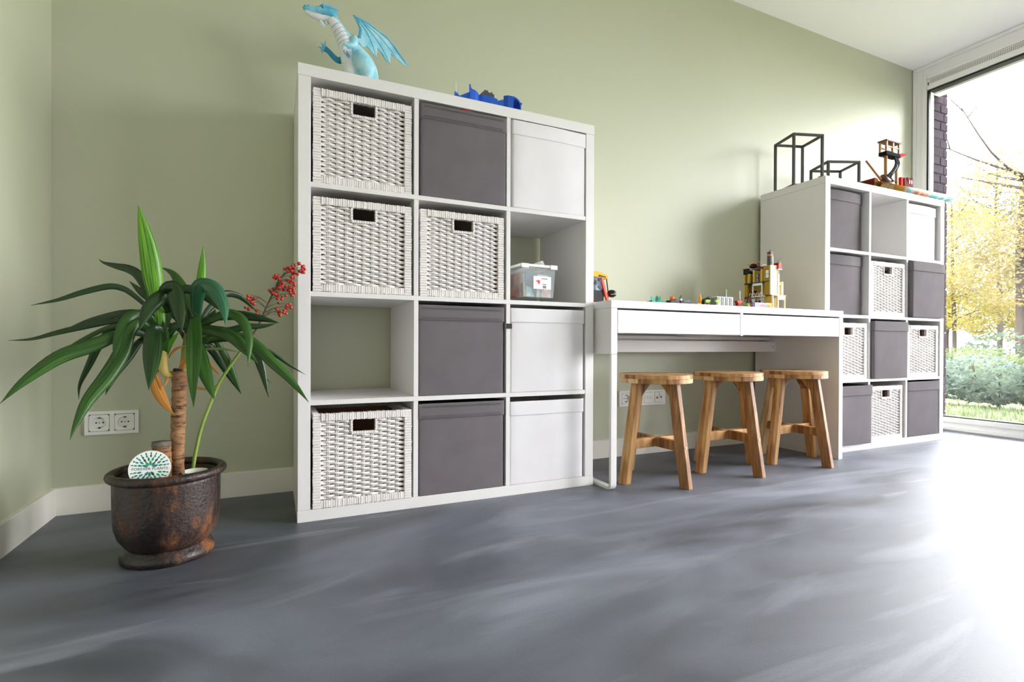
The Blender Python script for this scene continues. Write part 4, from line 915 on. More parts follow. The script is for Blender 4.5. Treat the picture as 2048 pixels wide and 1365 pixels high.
for i, p in enumerate(BERRIES):
    q = Vector(p) - B0
    if bm_ is None: bm_ = bp0.build('berry', red, branch); o = bm_
    else: o = piece(bm_, 'berry', branch)
    k_ = rb.uniform(0.85, 1.12); o.location = q; o.scale = (k_, k_, k_)
    a = min(nodes, key=lambda s_: (s_ - q).length + max(0, s_.z - q.z + 0.012) * 2)
    mid = a.lerp(q, 0.55) + Vector((rb.uniform(-.006, .006), rb.uniform(-.006, .006), 0.010))
    tw_.sweep(catmull([a, mid, q], 3), 0.0005, 4)
tw_.build('berry_stalks', brown_twig, branch, kind='stuff')

sign = thing('plant_sign', 'round white plant marker printed with green leaves and lettering', 'sign', (0.0270, -0.6000, 0.2500))
SM = Matrix.Rotation(math.radians(8), 4, 'Z') @ Matrix.Rotation(math.radians(4), 4, 'Y') @ Matrix.Rotation(math.radians(-6), 4, 'X')
sign.rotation_euler = SM.to_euler()
card = mat('white_card', '#dfe3e2', 0.35)
RS = 0.0455
MB().prism([(RS * math.cos(2 * PI * i / 48), RS * math.sin(2 * PI * i / 48)) for i in range(48)], -0.0008, 0.0008, 'y').build('disc', card, sign)
MB().box(-0.004, 0.004, -0.0008, 0.0008, -0.085, -RS + 0.002).build('spike', card, sign)
greens = [mat('print_teal', '#14706e', 0.5), mat('print_green', '#148a5c', 0.5), mat('print_dark', '#20413a', 0.5)]
rs = random.Random(8); LP = [MB(), MB(), MB()]
def print_leaf(cx, cz, ang, ln, wd, k):
    d = Vector((math.sin(ang), math.cos(ang))); s2 = Vector((d.y, -d.x)); pts = []
    for t, w2 in ((0, 0), (.25, .75), (.5, 1), (.75, .7), (1, 0)): pts.append((Vector((cx, cz)) + d * ln * (t - .5) + s2 * wd / 2 * w2)[:])
    for t, w2 in ((.75, .7), (.5, 1), (.25, .75)): pts.append((Vector((cx, cz)) + d * ln * (t - .5) - s2 * wd / 2 * w2)[:])
    LP[k].prism(pts, -0.0010, -0.0008, 'y')
for ring, (rad, cnt, ln, wd) in enumerate(((0.0115, 5, 0.0145, 0.0062), (0.0225, 8, 0.0112, 0.0052), (0.0315, 11, 0.0088, 0.0042), (0.0385, 11, 0.0068, 0.0032))):
    for i in range(cnt):
        a = math.radians(-88 + 176 * (i + (0.5 if ring % 2 else 0.5)) / cnt)
        cz = 0.0035 + rad * math.cos(a) * 0.92
        if cz > 0.006 and math.hypot(rad * math.sin(a), cz) < RS - 0.004: print_leaf(rad * math.sin(a), cz, a, ln, wd, rs.randrange(3))
    for i in range(cnt):
        a = math.radians(92 + 176 * (i + 0.5) / cnt)
        cz = -0.0045 + rad * math.cos(a) * 0.9
        if cz < -0.0085 and math.hypot(rad * math.sin(a), cz) < RS - 0.004: print_leaf(rad * math.sin(a), cz, a, ln, wd, rs.randrange(3))
for k in range(3): LP[k].build('leaf_print', greens[k], sign)
def lettering(text, size, name, m, parent, loc, rot=(PI / 2, 0, 0), spacing=1.0, ext=0.0001):
    cu = bpy.data.curves.new(name, 'FONT'); cu.body = text; cu.size = size; cu.align_x = 'CENTER'; cu.align_y = 'CENTER'; cu.extrude = ext; cu.space_character = spacing
    t = bpy.data.objects.new(name + '_src', cu); C.objects.link(t); bpy.context.view_layer.update()
    me = bpy.data.meshes.new_from_object(t.evaluated_get(bpy.context.evaluated_depsgraph_get())); bpy.data.objects.remove(t, do_unlink=True); bpy.data.curves.remove(cu)
    o = bpy.data.objects.new(name, me); C.objects.link(o); me.materials.clear(); me.materials.append(m); o.parent = parent; o.location = loc; o.rotation_euler = rot
    return o
lettering('FOREVER PLANTS', 0.0094, 'lettering', mat('black_print', '#1d2624', 0.5), sign, (0, -0.0010, -0.0005), spacing=1.05)

# ------------------------------------------------------------------ toys on the plant-side bookcase
dragon = thing('toy_dragon', 'light blue toy dragon with white belly and one raised wing', 'toy', (0.60, -0.25, 1.4705))
D0 = Vector((0.60, -0.25, 1.4705))
def dragon_paint(name, a, b_, sc=22): return mat(name, a, 0.45, vary=(sc, b_, 0.2), bump=(180, 0.45, 0.002))
dblue = dragon_paint('dragon_blue', '#3aa3cf', '#8cd3ea'); dpale = dragon_paint('dragon_pale_blue', '#6fc3e0', '#c3e8f2'); ddeep = dragon_paint('dragon_deep_blue', '#1c7fae', '#3aa0c8'); dwhite = dragon_paint('dragon_white', '#dfe3ec', '#eceef4')
def dp(x, y, dy=0.0):
    """drawn point of the toy's side profile (tenths of a millimetre grid) to the toy's own space"""
    return Vector((DX0 + (x - 700) * DSX, dy, DZ0 - (y - 700) * DSZ + (x - 700) * DSK))
DSX, DSZ, DSK, DX0, DZ0 = 0.00023200, 0.00023600, 0.00005600, -0.06700, 0.17350

PXM = DSX
def dsw(mb, pts, rad, dy=0.0, n=12, k=4, flat=1.0):
    P = catmull([dp(a, b_, (dy[i] if isinstance(dy, (list, tuple)) else dy)) for i, (a, b_) in enumerate(pts)], k)
    return mb.sweep(P, resample([r * PXM for r in rad], len(P)), n, flat=flat, refup=(0, 1, 0))
b = MB()
dsw(b, [(570, 285), (640, 400), (720, 540), (800, 680), (900, 830), (1000, 980), (1060, 1120), (1080, 1300), (1080, 1420)], [62, 82, 100, 128, 165, 190, 200, 195, 150], 0.0, 16)
b.build('body', dpale, dragon)
s_ = MB(); dsw(s_, [(610, 270), (690, 390), (790, 530), (880, 640), (960, 760), (1040, 900)], [26, 36, 40, 46, 52, 44], 0.0, 10); s_.build('back_ridge', dblue, dragon)
w_ = MB(); dsw(w_, [(548, 325), (612, 425), (680, 550), (742, 690), (780, 820), (812, 960), (840, 1120), (850, 1350)], [58, 78, 94, 108, 116, 118, 118, 100], [-0.008, -0.012, -0.014, -0.014, -0.012, -0.008, -0.006, -0.006], 14); w_.build('belly', dwhite, dragon)
for (cx_, cy_, rr_, tx, ty) in ((618, 436, 80, .48, .88), (655, 505, 88, .48, .88), (688, 566, 96, .45, .89), (715, 628, 103, .42, .91), (740, 690, 108, .36, .93)):
    c0 = dp(cx_, cy_, -0.0135); e1 = (dp(cx_ - ty * 100, cy_ + tx * 100) - dp(cx_, cy_)).normalized(); R_ = rr_ * PXM * 1.012
    MB().sweep([c0 + e1 * R_ * math.sin(t) + Vector((0, -1, 0)) * R_ * math.cos(t) for t in [math.radians(q) for q in range(-80, 81, 16)]], 0.0008, 6).build('belly_groove', mat('dragon_groove', '#8f95a6', 0.6), dragon)
h = MB(); dsw(h, [(160, 150), (200, 140), (270, 158), (350, 160), (440, 178), (530, 215), (610, 270)], [22, 36, 40, 46, 64, 76, 62], 0.0, 14); hd = h.build('head', dblue, dragon)
h = MB(); dsw(h, [(180, 182), (240, 218), (320, 255), (420, 288), (500, 305), (565, 310)], [20, 36, 46, 54, 58, 50], 0.0, 12, flat=1.0); h.build('lower_jaw', dwhite, dragon)
for (x, y), (x1_, y1_) in (((420, 120), (672, 195)), ((520, 190), (660, 235)), ((560, 260), (640, 300))):
    g = MB(); dsw(g, [(x, y), ((x + x1_) / 2, (y + y1_) / 2 - 14), (x1_, y1_)], [26, 24, 3], -0.010, 8); g.build('crest_horn', dblue, hd)
    g = MB(); dsw(g, [(x, y), ((x + x1_) / 2, (y + y1_) / 2 - 14), (x1_, y1_)], [26, 24, 3], 0.012, 8); g.build('crest_horn', dblue, hd)
e = dp(427, 165); MB().ball((e.x, e.y - 0.0118, e.z), 0.0042, 12, 8, (1, .6, 1)).build('eye', plastic_black, hd)
g = MB(); dsw(g, [(385, 138), (430, 118), (480, 150)], [8, 14, 6], -0.0105, 8); g.build('brow', ddeep, hd)
for x, y in ((180, 118), (226, 112)): q = dp(x, y); MB().ball((q.x, q.y - 0.003, q.z), 0.0034, 8, 6).build('nostril_bump', ddeep, hd)
tm = MB()
for i in range(12):
    x = 215 + i * 17; y = 193 + i * 4.4; q = dp(x, y, -0.0085 - 0.0002 * i); tm.sweep([q, q + Vector((0, -0.0005, -0.0045))], [0.0016, 0.0002], 5)
tm.build('teeth', plastic_white, hd)
for p_, q_ in (((470, 360), (495, 412)), ((520, 350), (530, 402)), ((555, 340), (560, 395)), ((420, 370), (445, 448)), ((400, 350), (405, 415))):
    g = MB(); dsw(g, [p_, ((p_[0] + q_[0]) / 2 + 6, (p_[1] + q_[1]) / 2), q_], [24, 18, 2], -0.008, 7); g.build('beard_spike', dwhite, hd)
# far arm with clawed hand
g = MB(); dsw(g, [(800, 800), (720, 870), (650, 880), (580, 830), (530, 770), (470, 720)], [60, 50, 44, 40, 36, 40], [0.02, 0.02, 0.015, 0.01, 0.01, 0.01]); arm = g.build('arm', ddeep, dragon)
for q_ in ((408, 618), (475, 605), (368, 700), (425, 790), (400, 755)):
    g = MB(); dsw(g, [(455, 715), ((455 + q_[0]) / 2, (715 + q_[1]) / 2), q_], [26, 15, 4], 0.008, 7); g.build('claw', dblue, arm)
g = MB(); dsw(g, [(870, 640), (880, 710), (850, 770), (780, 790), (715, 765)], [62, 58, 50, 44, 40], [-0.026, -0.032, -0.040, -0.044, -0.044]); arm = g.build('arm', dpale, dragon)
for q_ in ((650, 775), (690, 730), (712, 860), (745, 905), (770, 880)):
    g = MB(); dsw(g, [(722, 775), ((722 + q_[0]) / 2, (775 + q_[1]) / 2), q_], [24, 14, 4], -0.045, 7); g.build('claw', dwhite, arm)
for i in range(6):
    g = MB(); dsw(g, [(712 + i * 14, 872 + i * 18), (742 + i * 12, 850 + i * 18), (768 + i * 10, 846 + i * 18)], [5, 6, 4], -0.0385, 6); g.build('belly_slot', ddeep, dragon)
def thigh(dy, m):
    g = MB(); dsw(g, [(930, 860), (960, 960), (1010, 1060), (1060, 1160), (1050, 1290), (960, 1400), (880, 1430)], [70, 130, 150, 135, 90, 70, 50], dy); t = g.build('hind_leg', m, dragon)
    for k in (-1, 0, 1):
        g = MB(); dsw(g, [(900, 1420), (820, 1430), (760, 1450)], [34, 28, 6], (dy if not isinstance(dy, list) else dy[-1]) + k * 0.012, 7); g.build('claw', m, t)
thigh(-0.034, dpale); thigh(0.034, dblue)
g = MB(); dsw(g, [(1080, 1330), (960, 1250), (860, 1140), (770, 1030), (710, 1060), (680, 1180)], [80, 66, 56, 46, 36, 10], [0.03, 0.06, 0.075, 0.08, 0.085, 0.09]); g.build('tail', ddeep, dragon)
WING = [(890, 250), (1010, 288), (1120, 350), (1180, 390), (1300, 470), (1440, 570), (1520, 680), (1600, 770), (1700, 880), (1765, 960), (1755, 995), (1700, 965), (1600, 885), (1540, 850), (1475, 790), (1458, 965), (1400, 900), (1340, 800), (1255, 718), (1245, 880), (1205, 830), (1150, 770), (1080, 690), (1075, 715), (1020, 722), (930, 612), (985, 570), (1012, 530), (1010, 440), (965, 340)]
def wing(dy, dz, dx, nm, m):
    v = []; n = len(WING)
    for k, yy in ((0, -0.0016), (1, 0.0016)):
        for x, y in WING: p = dp(x, y, dy + yy + (x - 930) * 3e-5); v.append(p + Vector((dx, 0, dz)))
    g = MB().add(v, [tuple(range(n)), tuple(range(2 * n - 1, n - 1, -1))] + [(i, i + n, (i + 1) % n + n, (i + 1) % n) for i in range(n)])
    wo = g.build(nm, m, dragon)
    for pts, r0 in (([(985, 590), (1000, 450), (895, 258)], [14, 13, 5]), ([(895, 258), (1100, 345), (1300, 475), (1440, 575), (1600, 775), (1762, 985)], [12, 13, 13, 15, 16, 5]), ([(930, 275), (1150, 480), (1320, 700), (1456, 955)], [9, 8, 7, 3]), ([(930, 290), (1080, 480), (1180, 690), (1243, 872)], [9, 8, 6, 3]), ([(1000, 320), (1250, 500), (1420, 680), (1560, 850)], [8, 7, 6, 4])):
        g = MB(); P = catmull([dp(a, b_, dy + (a - 930) * 3e-5 - 0.002) + Vector((dx, 0, dz)) for a, b_ in pts], 4); g.sweep(P, resample([r * PXM for r in r0], len(P)), 7); g.build('wing_bone', dblue, wo)
    return wo
wing(-0.004, 0, 0, 'wing', dpale)
wing(0.075, 0.050, 0.006, 'wing', dblue)

blue = mat('bright_blue_plastic', '#0f57c8', 0.3, coat=0.2)
bt = thing('toy_track', 'bright blue plastic toy track piece on the bookcase top edge', 'toy', (1.07, -0.31, 1.4705))
T0 = Vector((1.07, -0.31, 1.4705))
def wall_strip(mb, pts, th=0.003, z0=1.4705):
    for i in range(len(pts) - 1):
        a, b_ = pts[i], pts[i + 1]; d = Vector((b_[0] - a[0], b_[1] - a[1], 0)).normalized(); s_ = Vector((-d.y, d.x, 0)) * th / 2; v = []
        for p in (a, b_):
            q = Vector((p[0], p[1], 0))
            for sg in (-1, 1):
                for zz in (z0, p[2]): v.append(q + s_ * sg + Vector((0, 0, zz)) - T0)
        mb.add(v, [(0, 1, 3, 2), (4, 6, 7, 5), (0, 4, 5, 1), (2, 3, 7, 6), (1, 5, 7, 3), (0, 2, 6, 4)])
    return mb
wall_strip(MB(), [(.938, -.315, 1.537), (.950, -.315, 1.535), (.951, -.315, 1.530), (.958, -.315, 1.524), (.995, -.325, 1.542)]).build('front_wall', blue, bt)
wall_strip(MB(), [(.994, -.326, 1.5715), (.9985, -.326, 1.570), (.999, -.326, 1.560), (1.006, -.326, 1.552)], 0.006).build('end_post', blue, bt)
wall_strip(MB(), [(1.006, -.326, 1.5545), (1.018, -.324, 1.5535), (1.030, -.316, 1.5520), (1.040, -.306, 1.5470)]).build('curved_wall', blue, bt)
wall_strip(MB(), [(1.040, -.306, 1.5480), (1.055, -.312, 1.5490), (1.085, -.316, 1.5480), (1.115, -.316, 1.5420), (1.1155, -.316, 1.536), (1.140, -.318, 1.5450)]).build('front_wall', blue, bt)
wall_strip(MB(), [(1.141, -.318, 1.5600), (1.155, -.330, 1.5595), (1.172, -.334, 1.558), (1.176, -.33, 1.557)]).build('curved_wall', blue, bt)
g = MB()
arch = [(1.173, 1.4705), (1.173, 1.557), (1.178, 1.562), (1.192, 1.558), (1.204, 1.550), (1.212, 1.538), (1.214, 1.4705), (1.209, 1.4705), (1.207, 1.535), (1.200, 1.546), (1.190, 1.553), (1.178, 1.5555), (1.177, 1.4705)]
g.prism([(x - T0.x, z - T0.z) for x, z in arch], -0.020, 0.070, 'y'); g.build('tunnel_end', blue, bt)
MB().box(.94 - T0.x, 1.21 - T0.x, -0.004, 0.10, 0, 0.005).build('track_floor', blue, bt)
wall_strip(MB(), [(.94, -.22, 1.515), (1.06, -.215, 1.52), (1.17, -.22, 1.52)]).build('back_wall', blue, bt)
MB().ball((1.216 - T0.x, -0.01, 0.072), 0.005, 8, 6).build('knob', plastic_black, bt)
gb_ = tag(MB().prism([(1.048, 1.5555), (1.068, 1.5765), (1.074, 1.5700), (1.106, 1.5640), (1.106, 1.5555)], -0.305, -0.285, 'y').box(1.076, 1.081, -.302, -.298, 1.566, 1.576).box(1.094, 1.099, -.302, -.298, 1.565, 1.573).box(1.048, 1.106, -.305, -.285, 1.4760, 1.5556).build('toy_ramp', mat('dark_grey_plastic', '#4a4948', 0.45)), 'dark grey toy ramp block standing in the blue track', 'toy')
MB().sweep([(.944 - T0.x, -0.006, 0.06), (.9445 - T0.x, -0.006, 0.107)], [0.0016, 0.0008], 6).build('thin_rod', plastic_white, bt, label='thin white rod')
rc = tag(MB().lathe([(0.026, 0.0), (0.027, 0.004), (0.020, 0.008), (0.0, 0.010)], 24, cap1=False).build('red_plate', mat('red_plastic', '#c4201c', 0.35)), 'red plastic lid peeking over the rim of the top grey box', 'lid'); rc.location = (0.9520, -0.3950, 1.4470); rc.rotation_euler = (1.35, 0, 0.1)

# clear bin with craft paper
bin_ = thing('plastic_bin', 'clear plastic storage bin with white rim and sticker label', 'bin', (1.262, -0.392, 0.7595), math.radians(3))
Wb, Db, Hb = 0.155, 0.27, 0.125
def taper_shell(w0, w1, d0, d1, h, th):
    mb = MB()
    def rect(w, d, dd=0): return [(-w / 2 + dd, 0 + dd), (w / 2 - dd, 0 + dd), (w / 2 - dd, d - dd), (-w / 2 + dd, d - dd)]
    o0, o1, i1, i0 = rect(w0, d0), rect(w1, d1), rect(w1, d1, th), rect(w0, d0, th)
    v = [(x, y, 0) for x, y in o0] + [(x, y, h) for x, y in o1] + [(x, y, h) for x, y in i1] + [(x, y, th) for x, y in i0]
    f = [(3, 2, 1, 0)] + [(4 * a + i, 4 * a + (i + 1) % 4, 4 * a + 4 + (i + 1) % 4, 4 * a + 4 + i) for a in range(3) for i in range(4)] + [(12, 13, 14, 15)]
    return mb.add(v, f)
taper_shell(Wb - 0.02, Wb, Db - 0.02, Db, Hb, 0.0018).build('tub', clear_plastic, bin_)
rim = MB(); hw = Wb / 2 + 0.006
rim.box(-hw, hw, -0.006, 0.0005, Hb - 0.006, Hb + 0.004).box(-hw, hw, Db, Db + 0.006, Hb - 0.006, Hb + 0.004).box(-hw, -hw + 0.0065, 0.0005, Db, Hb - 0.006, Hb + 0.004).box(hw - 0.0065, hw, 0.0005, Db, Hb - 0.006, Hb + 0.004)
rim.build('rim', plastic_white, bin_, bevel=0.0012)
for sx in (-1, 1): MB().box(sx * (hw - 0.018) - 0.016, sx * (hw - 0.018) + 0.016, -0.0085, -0.006, Hb - 0.012, Hb + 0.005).build('rim_tab', plastic_white, bin_, bevel=0.001)
lb_ = MB().box(-0.030, 0.050, -0.0008, 0.0002, 0.030, 0.080).build('sticker_label', mat('label_paper', '#f1f0ee', 0.6), bin_)
lb_.location = (0.006, 0.0005, 0.004)
MB().prism([(-.020, .062), (-.004, .066), (.000, .062), (-.002, .050), (-.010, .050), (-.012, .057), (-.020, .060)], -0.0012, -0.0008, 'y').build('red_mark', mat('label_red', '#d8302a', 0.5), lb_)
ink = mat('grey_label_ink', '#6b6a6c', 0.6)
MB().box(0.006, 0.034, -0.0011, -0.0008, 0.069, 0.0725).build('printed_line', ink, lb_); MB().box(0.012, 0.028, -0.0011, -0.0008, 0.047, 0.0505).build('printed_line', ink, lb_)
bc_ = MB()
for i in range(9): bc_.box(0.012 + i * 0.0018, 0.0128 + i * 0.0018 + (i % 3) * 0.0003, -0.0011, -0.0008, 0.033, 0.044)
bc_.build('barcode', ink, lb_)
def sheet(name, label, m, pts, cat='paper', th=0.0012):
    a, b_, c_, d_ = [Vector(p) for p in pts]; nrm = (b_ - a).cross(d_ - a).normalized() * th; v = [a, b_, c_, d_, a + nrm, b_ + nrm, c_ + nrm, d_ + nrm]
    o = MB().add(v, [(0, 1, 2, 3), (7, 6, 5, 4), (0, 4, 5, 1), (1, 5, 6, 2), (2, 6, 7, 3), (3, 7, 4, 0)]).build(name, m); tag(o, label, cat); return o
def W2(x, y, z):
    a = math.radians(3); return (1.262 + x * math.cos(a) - y * math.sin(a), -0.392 + x * math.sin(a) + y * math.cos(a), 0.7595 + z)
sheet('picture_book', 'red and orange picture book leaning inside the clear bin', mat('book_cover', '#8f3f30', 0.5, vary=(26, '#c98a5c', 0.12)), [W2(-.062, .20, .004), W2(-.062, .03, .004), W2(-.064, .03, .098), W2(-.064, .20, .098)], 'book', 0.006)
sheet('paper_sheet', 'beige paper sheet tucked low inside the clear bin', mat('beige_paper', '#cdb894', 0.8), [W2(-.052, .16, .003), W2(-.052, .008, .003), W2(-.054, .02, .060), W2(-.054, .16, .035)])
sheet('drawing_pad', 'dark blue drawing pad inside the clear bin', mat('dark_blue_cover', '#39425a', 0.5, vary=(20, '#6a7a8c')), [W2(-.045, .030, .003), W2(.020, .030, .003), W2(.020, .034, .10), W2(-.045, .034, .10)], 'pad', 0.005)
sheet('white_card', 'folded white card sheet behind the sticker inside the bin', mat('white_paper', '#e9e7e4', 0.7), [W2(.000, .018, .004), W2(.058, .018, .004), W2(.055, .022, .092), W2(.006, .022, .095)])
sheet('pink_card', 'pink and white printed card low inside the bin', mat('pink_print', '#d9a6a0', 0.6, vary=(30, '#eee6e2', .1)), [W2(.020, .012, .004), W2(.062, .012, .004), W2(.064, .013, .04), W2(.018, .013, .05)])
sheet('teal_card', 'teal printed card at the front corner inside the bin', mat('teal_print', '#5f9aa0', 0.6, vary=(26, '#c9d8d4', .12)), [W2(-.050, .0095, .004), W2(-.015, .0095, .004), W2(-.03, .011, .038), W2(-.052, .011, .045)])
rl2 = tag(MB().sweep([W2(-.045, .16, .105), W2(.03, .02, .139)], 0.011, 16, cap=False).build('paper_roll', mat('grey_white_paper', '#d9d6d2', 0.7), solid=0.001), 'rolled white paper sticking out over the bin rim', 'paper roll')

# ------------------------------------------------------------------ on top of the window-side bookcase
def wire_frame(label, loc, rz, w, d, h):
    t = thing('wire_cube_frame', label, 'frame', loc, rz, 'black metal frames on the bookcase'); b = 0.0125
    for x, y in ((0, 0), (w - b, 0), (0, d - b), (w - b, d - b)):
        MB().box(x, x + b, y, y + b, 0, h).build('post', black_steel, t, bevel=0.0008)
    for z in (0, h - b):
        for y in (0, d - b): MB().box(b, w - b, y, y + b, z, z + b).build('rail', black_steel, t, bevel=0.0008)
        for x in (0, w - b): MB().box(x, x + b, b, d - b, z, z + b).build('rail', black_steel, t, bevel=0.0008)
    for x, y, z in ((0.006, -0.0006, h - 0.035), (w - 0.006, -0.0006, h - 0.035), (0.006, -0.0006, 0.03)):
        MB().lathe([(0.002, 0), (0.002, 0.0012)], 8).build('screw_head', plastic_black, t).matrix_local = Matrix.Translation((x, y + 0.0004, z)) @ Matrix.Rotation(PI / 2, 4, 'X')
    return t
wire_frame('tall black metal cube frame at the left end of the bookcase top', (2.952, -0.227, 1.4705), math.radians(-18.2), 0.185, 0.178, 0.298)
wire_frame('shorter black metal cube frame right of the tall one', (3.228, -0.240, 1.4705), math.radians(-23), 0.195, 0.176, 0.181)
toywood = mat('pale_toy_wood', '#b98a57', 0.55, vary=(30, '#a3733f'), stretch=(1, 1, .2)); darkwood = mat('dark_toy_wood', '#4e342a', 0.6, vary=(30, '#6b4a3a')); tnavy = mat('navy_toy_paint', '#1b1c26', 0.8, spec=0.04); tred = mat('toy_red', '#b51f1b', 0.7, spec=0.05); rednose = mat('toy_maroon', '#6e2a22', 0.7, spec=0.05)
pg = thing('wooden_peg', 'small golden wooden peg standing inside the shorter black frame', 'toy', (3.262, -0.168, 1.4705))
MB().lathe([(0.010, 0), (0.010, 0.085), (0.006, 0.095)], 14).build('shaft', mat('golden_wood', '#a8743a', 0.5), pg); MB().ball((0, 0, 0.104), 0.011, 12, 8).build('knob', mat('golden_wood', '#a8743a', 0.5), pg)

ps = thing('wooden_playset', 'wooden pirate playset with lookout platform, mast and ramp', 'toy', (3.84, -0.23, 1.4705))
S0 = Vector((3.84, -0.23, 1.4705))
def wv_(p, dy=0.0): v = Vector(p) - S0; v.y += dy; return v
def rod(nm, a, b_, r, m, parent=ps, n=12): return MB().sweep([a, b_], r, n).build(nm, m, parent)
base0 = wv_((3.6660, -0.2300, 1.5630)); 
MB().box(-0.235, 0.115, -0.078, 0.075, 0.0, 0.012).build('base_board', darkwood, ps, bevel=0.002)
for sy in (-0.072, 0.060): MB().box(-0.185, 0.10, sy, sy + 0.012, 0.012, 0.060).build('hull_side', darkwood, ps, bevel=0.002)
MB().prism([(-0.262, 0.012), (-0.235, 0.012), (-0.222, 0.085), (-0.240, 0.108), (-0.266, 0.112), (-0.278, 0.095), (-0.262, 0.06)], -0.07, 0.02, 'y').build('prow', rednose, ps, bevel=0.002)
MB().box(-0.225, -0.125, -0.078, 0.05, 0.060, 0.090).build('deck_board', tred, ps, bevel=0.001)
rod('mast', wv_((3.7590, -0.2350, 1.6020)), wv_((3.5920, -0.2350, 1.7040)), [0.0085, 0.0055], toywood)
rod('mast_base', wv_((3.8060, -0.2400, 1.6040)), wv_((3.7440, -0.2400, 1.6240)), 0.020, darkwood)
po1 = wv_((3.8030, -0.2300, 1.6130)); po1t = wv_((3.7990, -0.2300, 1.7690))
rod('post', Vector((po1t.x, po1t.y, 0.012)), po1t, 0.0098, toywood)
po2 = wv_((3.9870, -0.1900, 1.6400)); po2t = wv_((3.9850, -0.1900, 1.8050))
rod('post', Vector((po2t.x, po2t.y, 0.012)), po2t, 0.0088, toywood)
pa, pb = wv_((3.7810, -0.2300, 1.7690)), wv_((3.9170, -0.2300, 1.8070))
pl = MB().box(pa.x - 0.006, pb.x + 0.006, pa.y - 0.018, pa.y + 0.03, pa.z + 0.002, pa.z + 0.024).build('platform', tnavy, ps, bevel=0.0015)
for px_ in (0.02, 0.5, 0.98):
    for yy in (-0.013, 0.025):
        x = pa.x + (pb.x - pa.x) * px_; MB().box(x - 0.006, x + 0.006, pa.y + yy - 0.005, pa.y + yy + 0.005, pa.z + 0.0245, pa.z + 0.086).build('cabin_post', toywood, pl)
for yy in (-0.018, 0.020): MB().box(pa.x, pb.x, pa.y + yy + 0.002, pa.y + yy + 0.008, pa.z + 0.052, pa.z + 0.060).build('cabin_rail', toywood, pl)
MB().box(pa.x - 0.010, pb.x + 0.010, pa.y - 0.022, pa.y + 0.034, pa.z + 0.0865, pa.z + 0.096).build('cabin_roof', darkwood, pl, bevel=0.001)
fl = wv_((3.9410, -0.2200, 1.8080)); MB().prism([(fl.x + 0.004, fl.z - 0.036), (fl.x + 0.006, fl.z + 0.006), (fl.x + 0.088, fl.z + 0.012), (fl.x + 0.080, fl.z + 0.002)], fl.y - 0.003, fl.y + 0.003, 'y').build('flag', tred, ps)
rp = [wv_(a) for a in ((3.8780, -0.2400, 1.7750), (3.8960, -0.2450, 1.7350), (3.8550, -0.2500, 1.6830), (3.8090, -0.2500, 1.6450), (3.8040, -0.2500, 1.6230), (3.8560, -0.2500, 1.6050))]
P = catmull(rp, 4); v = []
for i, p in enumerate(P): v += [p + Vector((-0.020, -0.004, 0)), p + Vector((0.020, -0.004, 0)), p + Vector((0.020, 0.004, 0)), p + Vector((-0.020, 0.004, 0))]
f = [(i * 4 + k, i * 4 + (k + 1) % 4, (i + 1) * 4 + (k + 1) % 4, (i + 1) * 4 + k) for i in range(len(P) - 1) for k in range(4)] + [(0, 1, 2, 3), tuple(len(P) * 4 - k for k in (1, 2, 3, 4))]
sl = MB().add(v, f).build('slide', tnavy, ps)
MB().sweep(catmull([p + Vector((0.002 + 0.004 * (k % 2), -0.0046, 0)) for k, p in enumerate(catmull(rp[1:4], 3)[1:6])], 2), 0.0011, 5).build('slide_print', plastic_white, sl)
MB().sweep(catmull([wv_((3.7620, -0.2350, 1.7590)), wv_((3.7060, -0.2350, 1.7340)), wv_((3.6710, -0.2350, 1.7100)), wv_((3.6310, -0.2350, 1.6890))], 4), 0.0014, 6).build('rope', plastic_black, ps)
MB().box(-0.016, 0.006, -0.075, -0.06, 0.012, 0.148).build('red_panel', tred, ps, bevel=0.001)
MB().prism([(0.020, 0.012), (0.112, 0.012), (0.112, 0.158), (0.095, 0.158), (0.095, 0.148), (0.070, 0.156), (0.055, 0.156), (0.055, 0.120), (0.040, 0.148), (0.022, 0.150)], -0.074, -0.05, 'y').build('castle_wall', rednose, ps, bevel=0.001)
for k in (0, 1): MB().box(0.068 + 0.022 * k, 0.079 + 0.022 * k, -0.0755, -0.0735, 0.118, 0.140).build('castle_window', plastic_black, ps)
MB().prism([(-0.115, 0.073), (-0.06, 0.073), (-0.075, 0.115), (-0.10, 0.10)], -0.07, -0.02, 'y').build('cannon_ramp', mat('off_white_wood', '#d9d3c8', .6), ps)

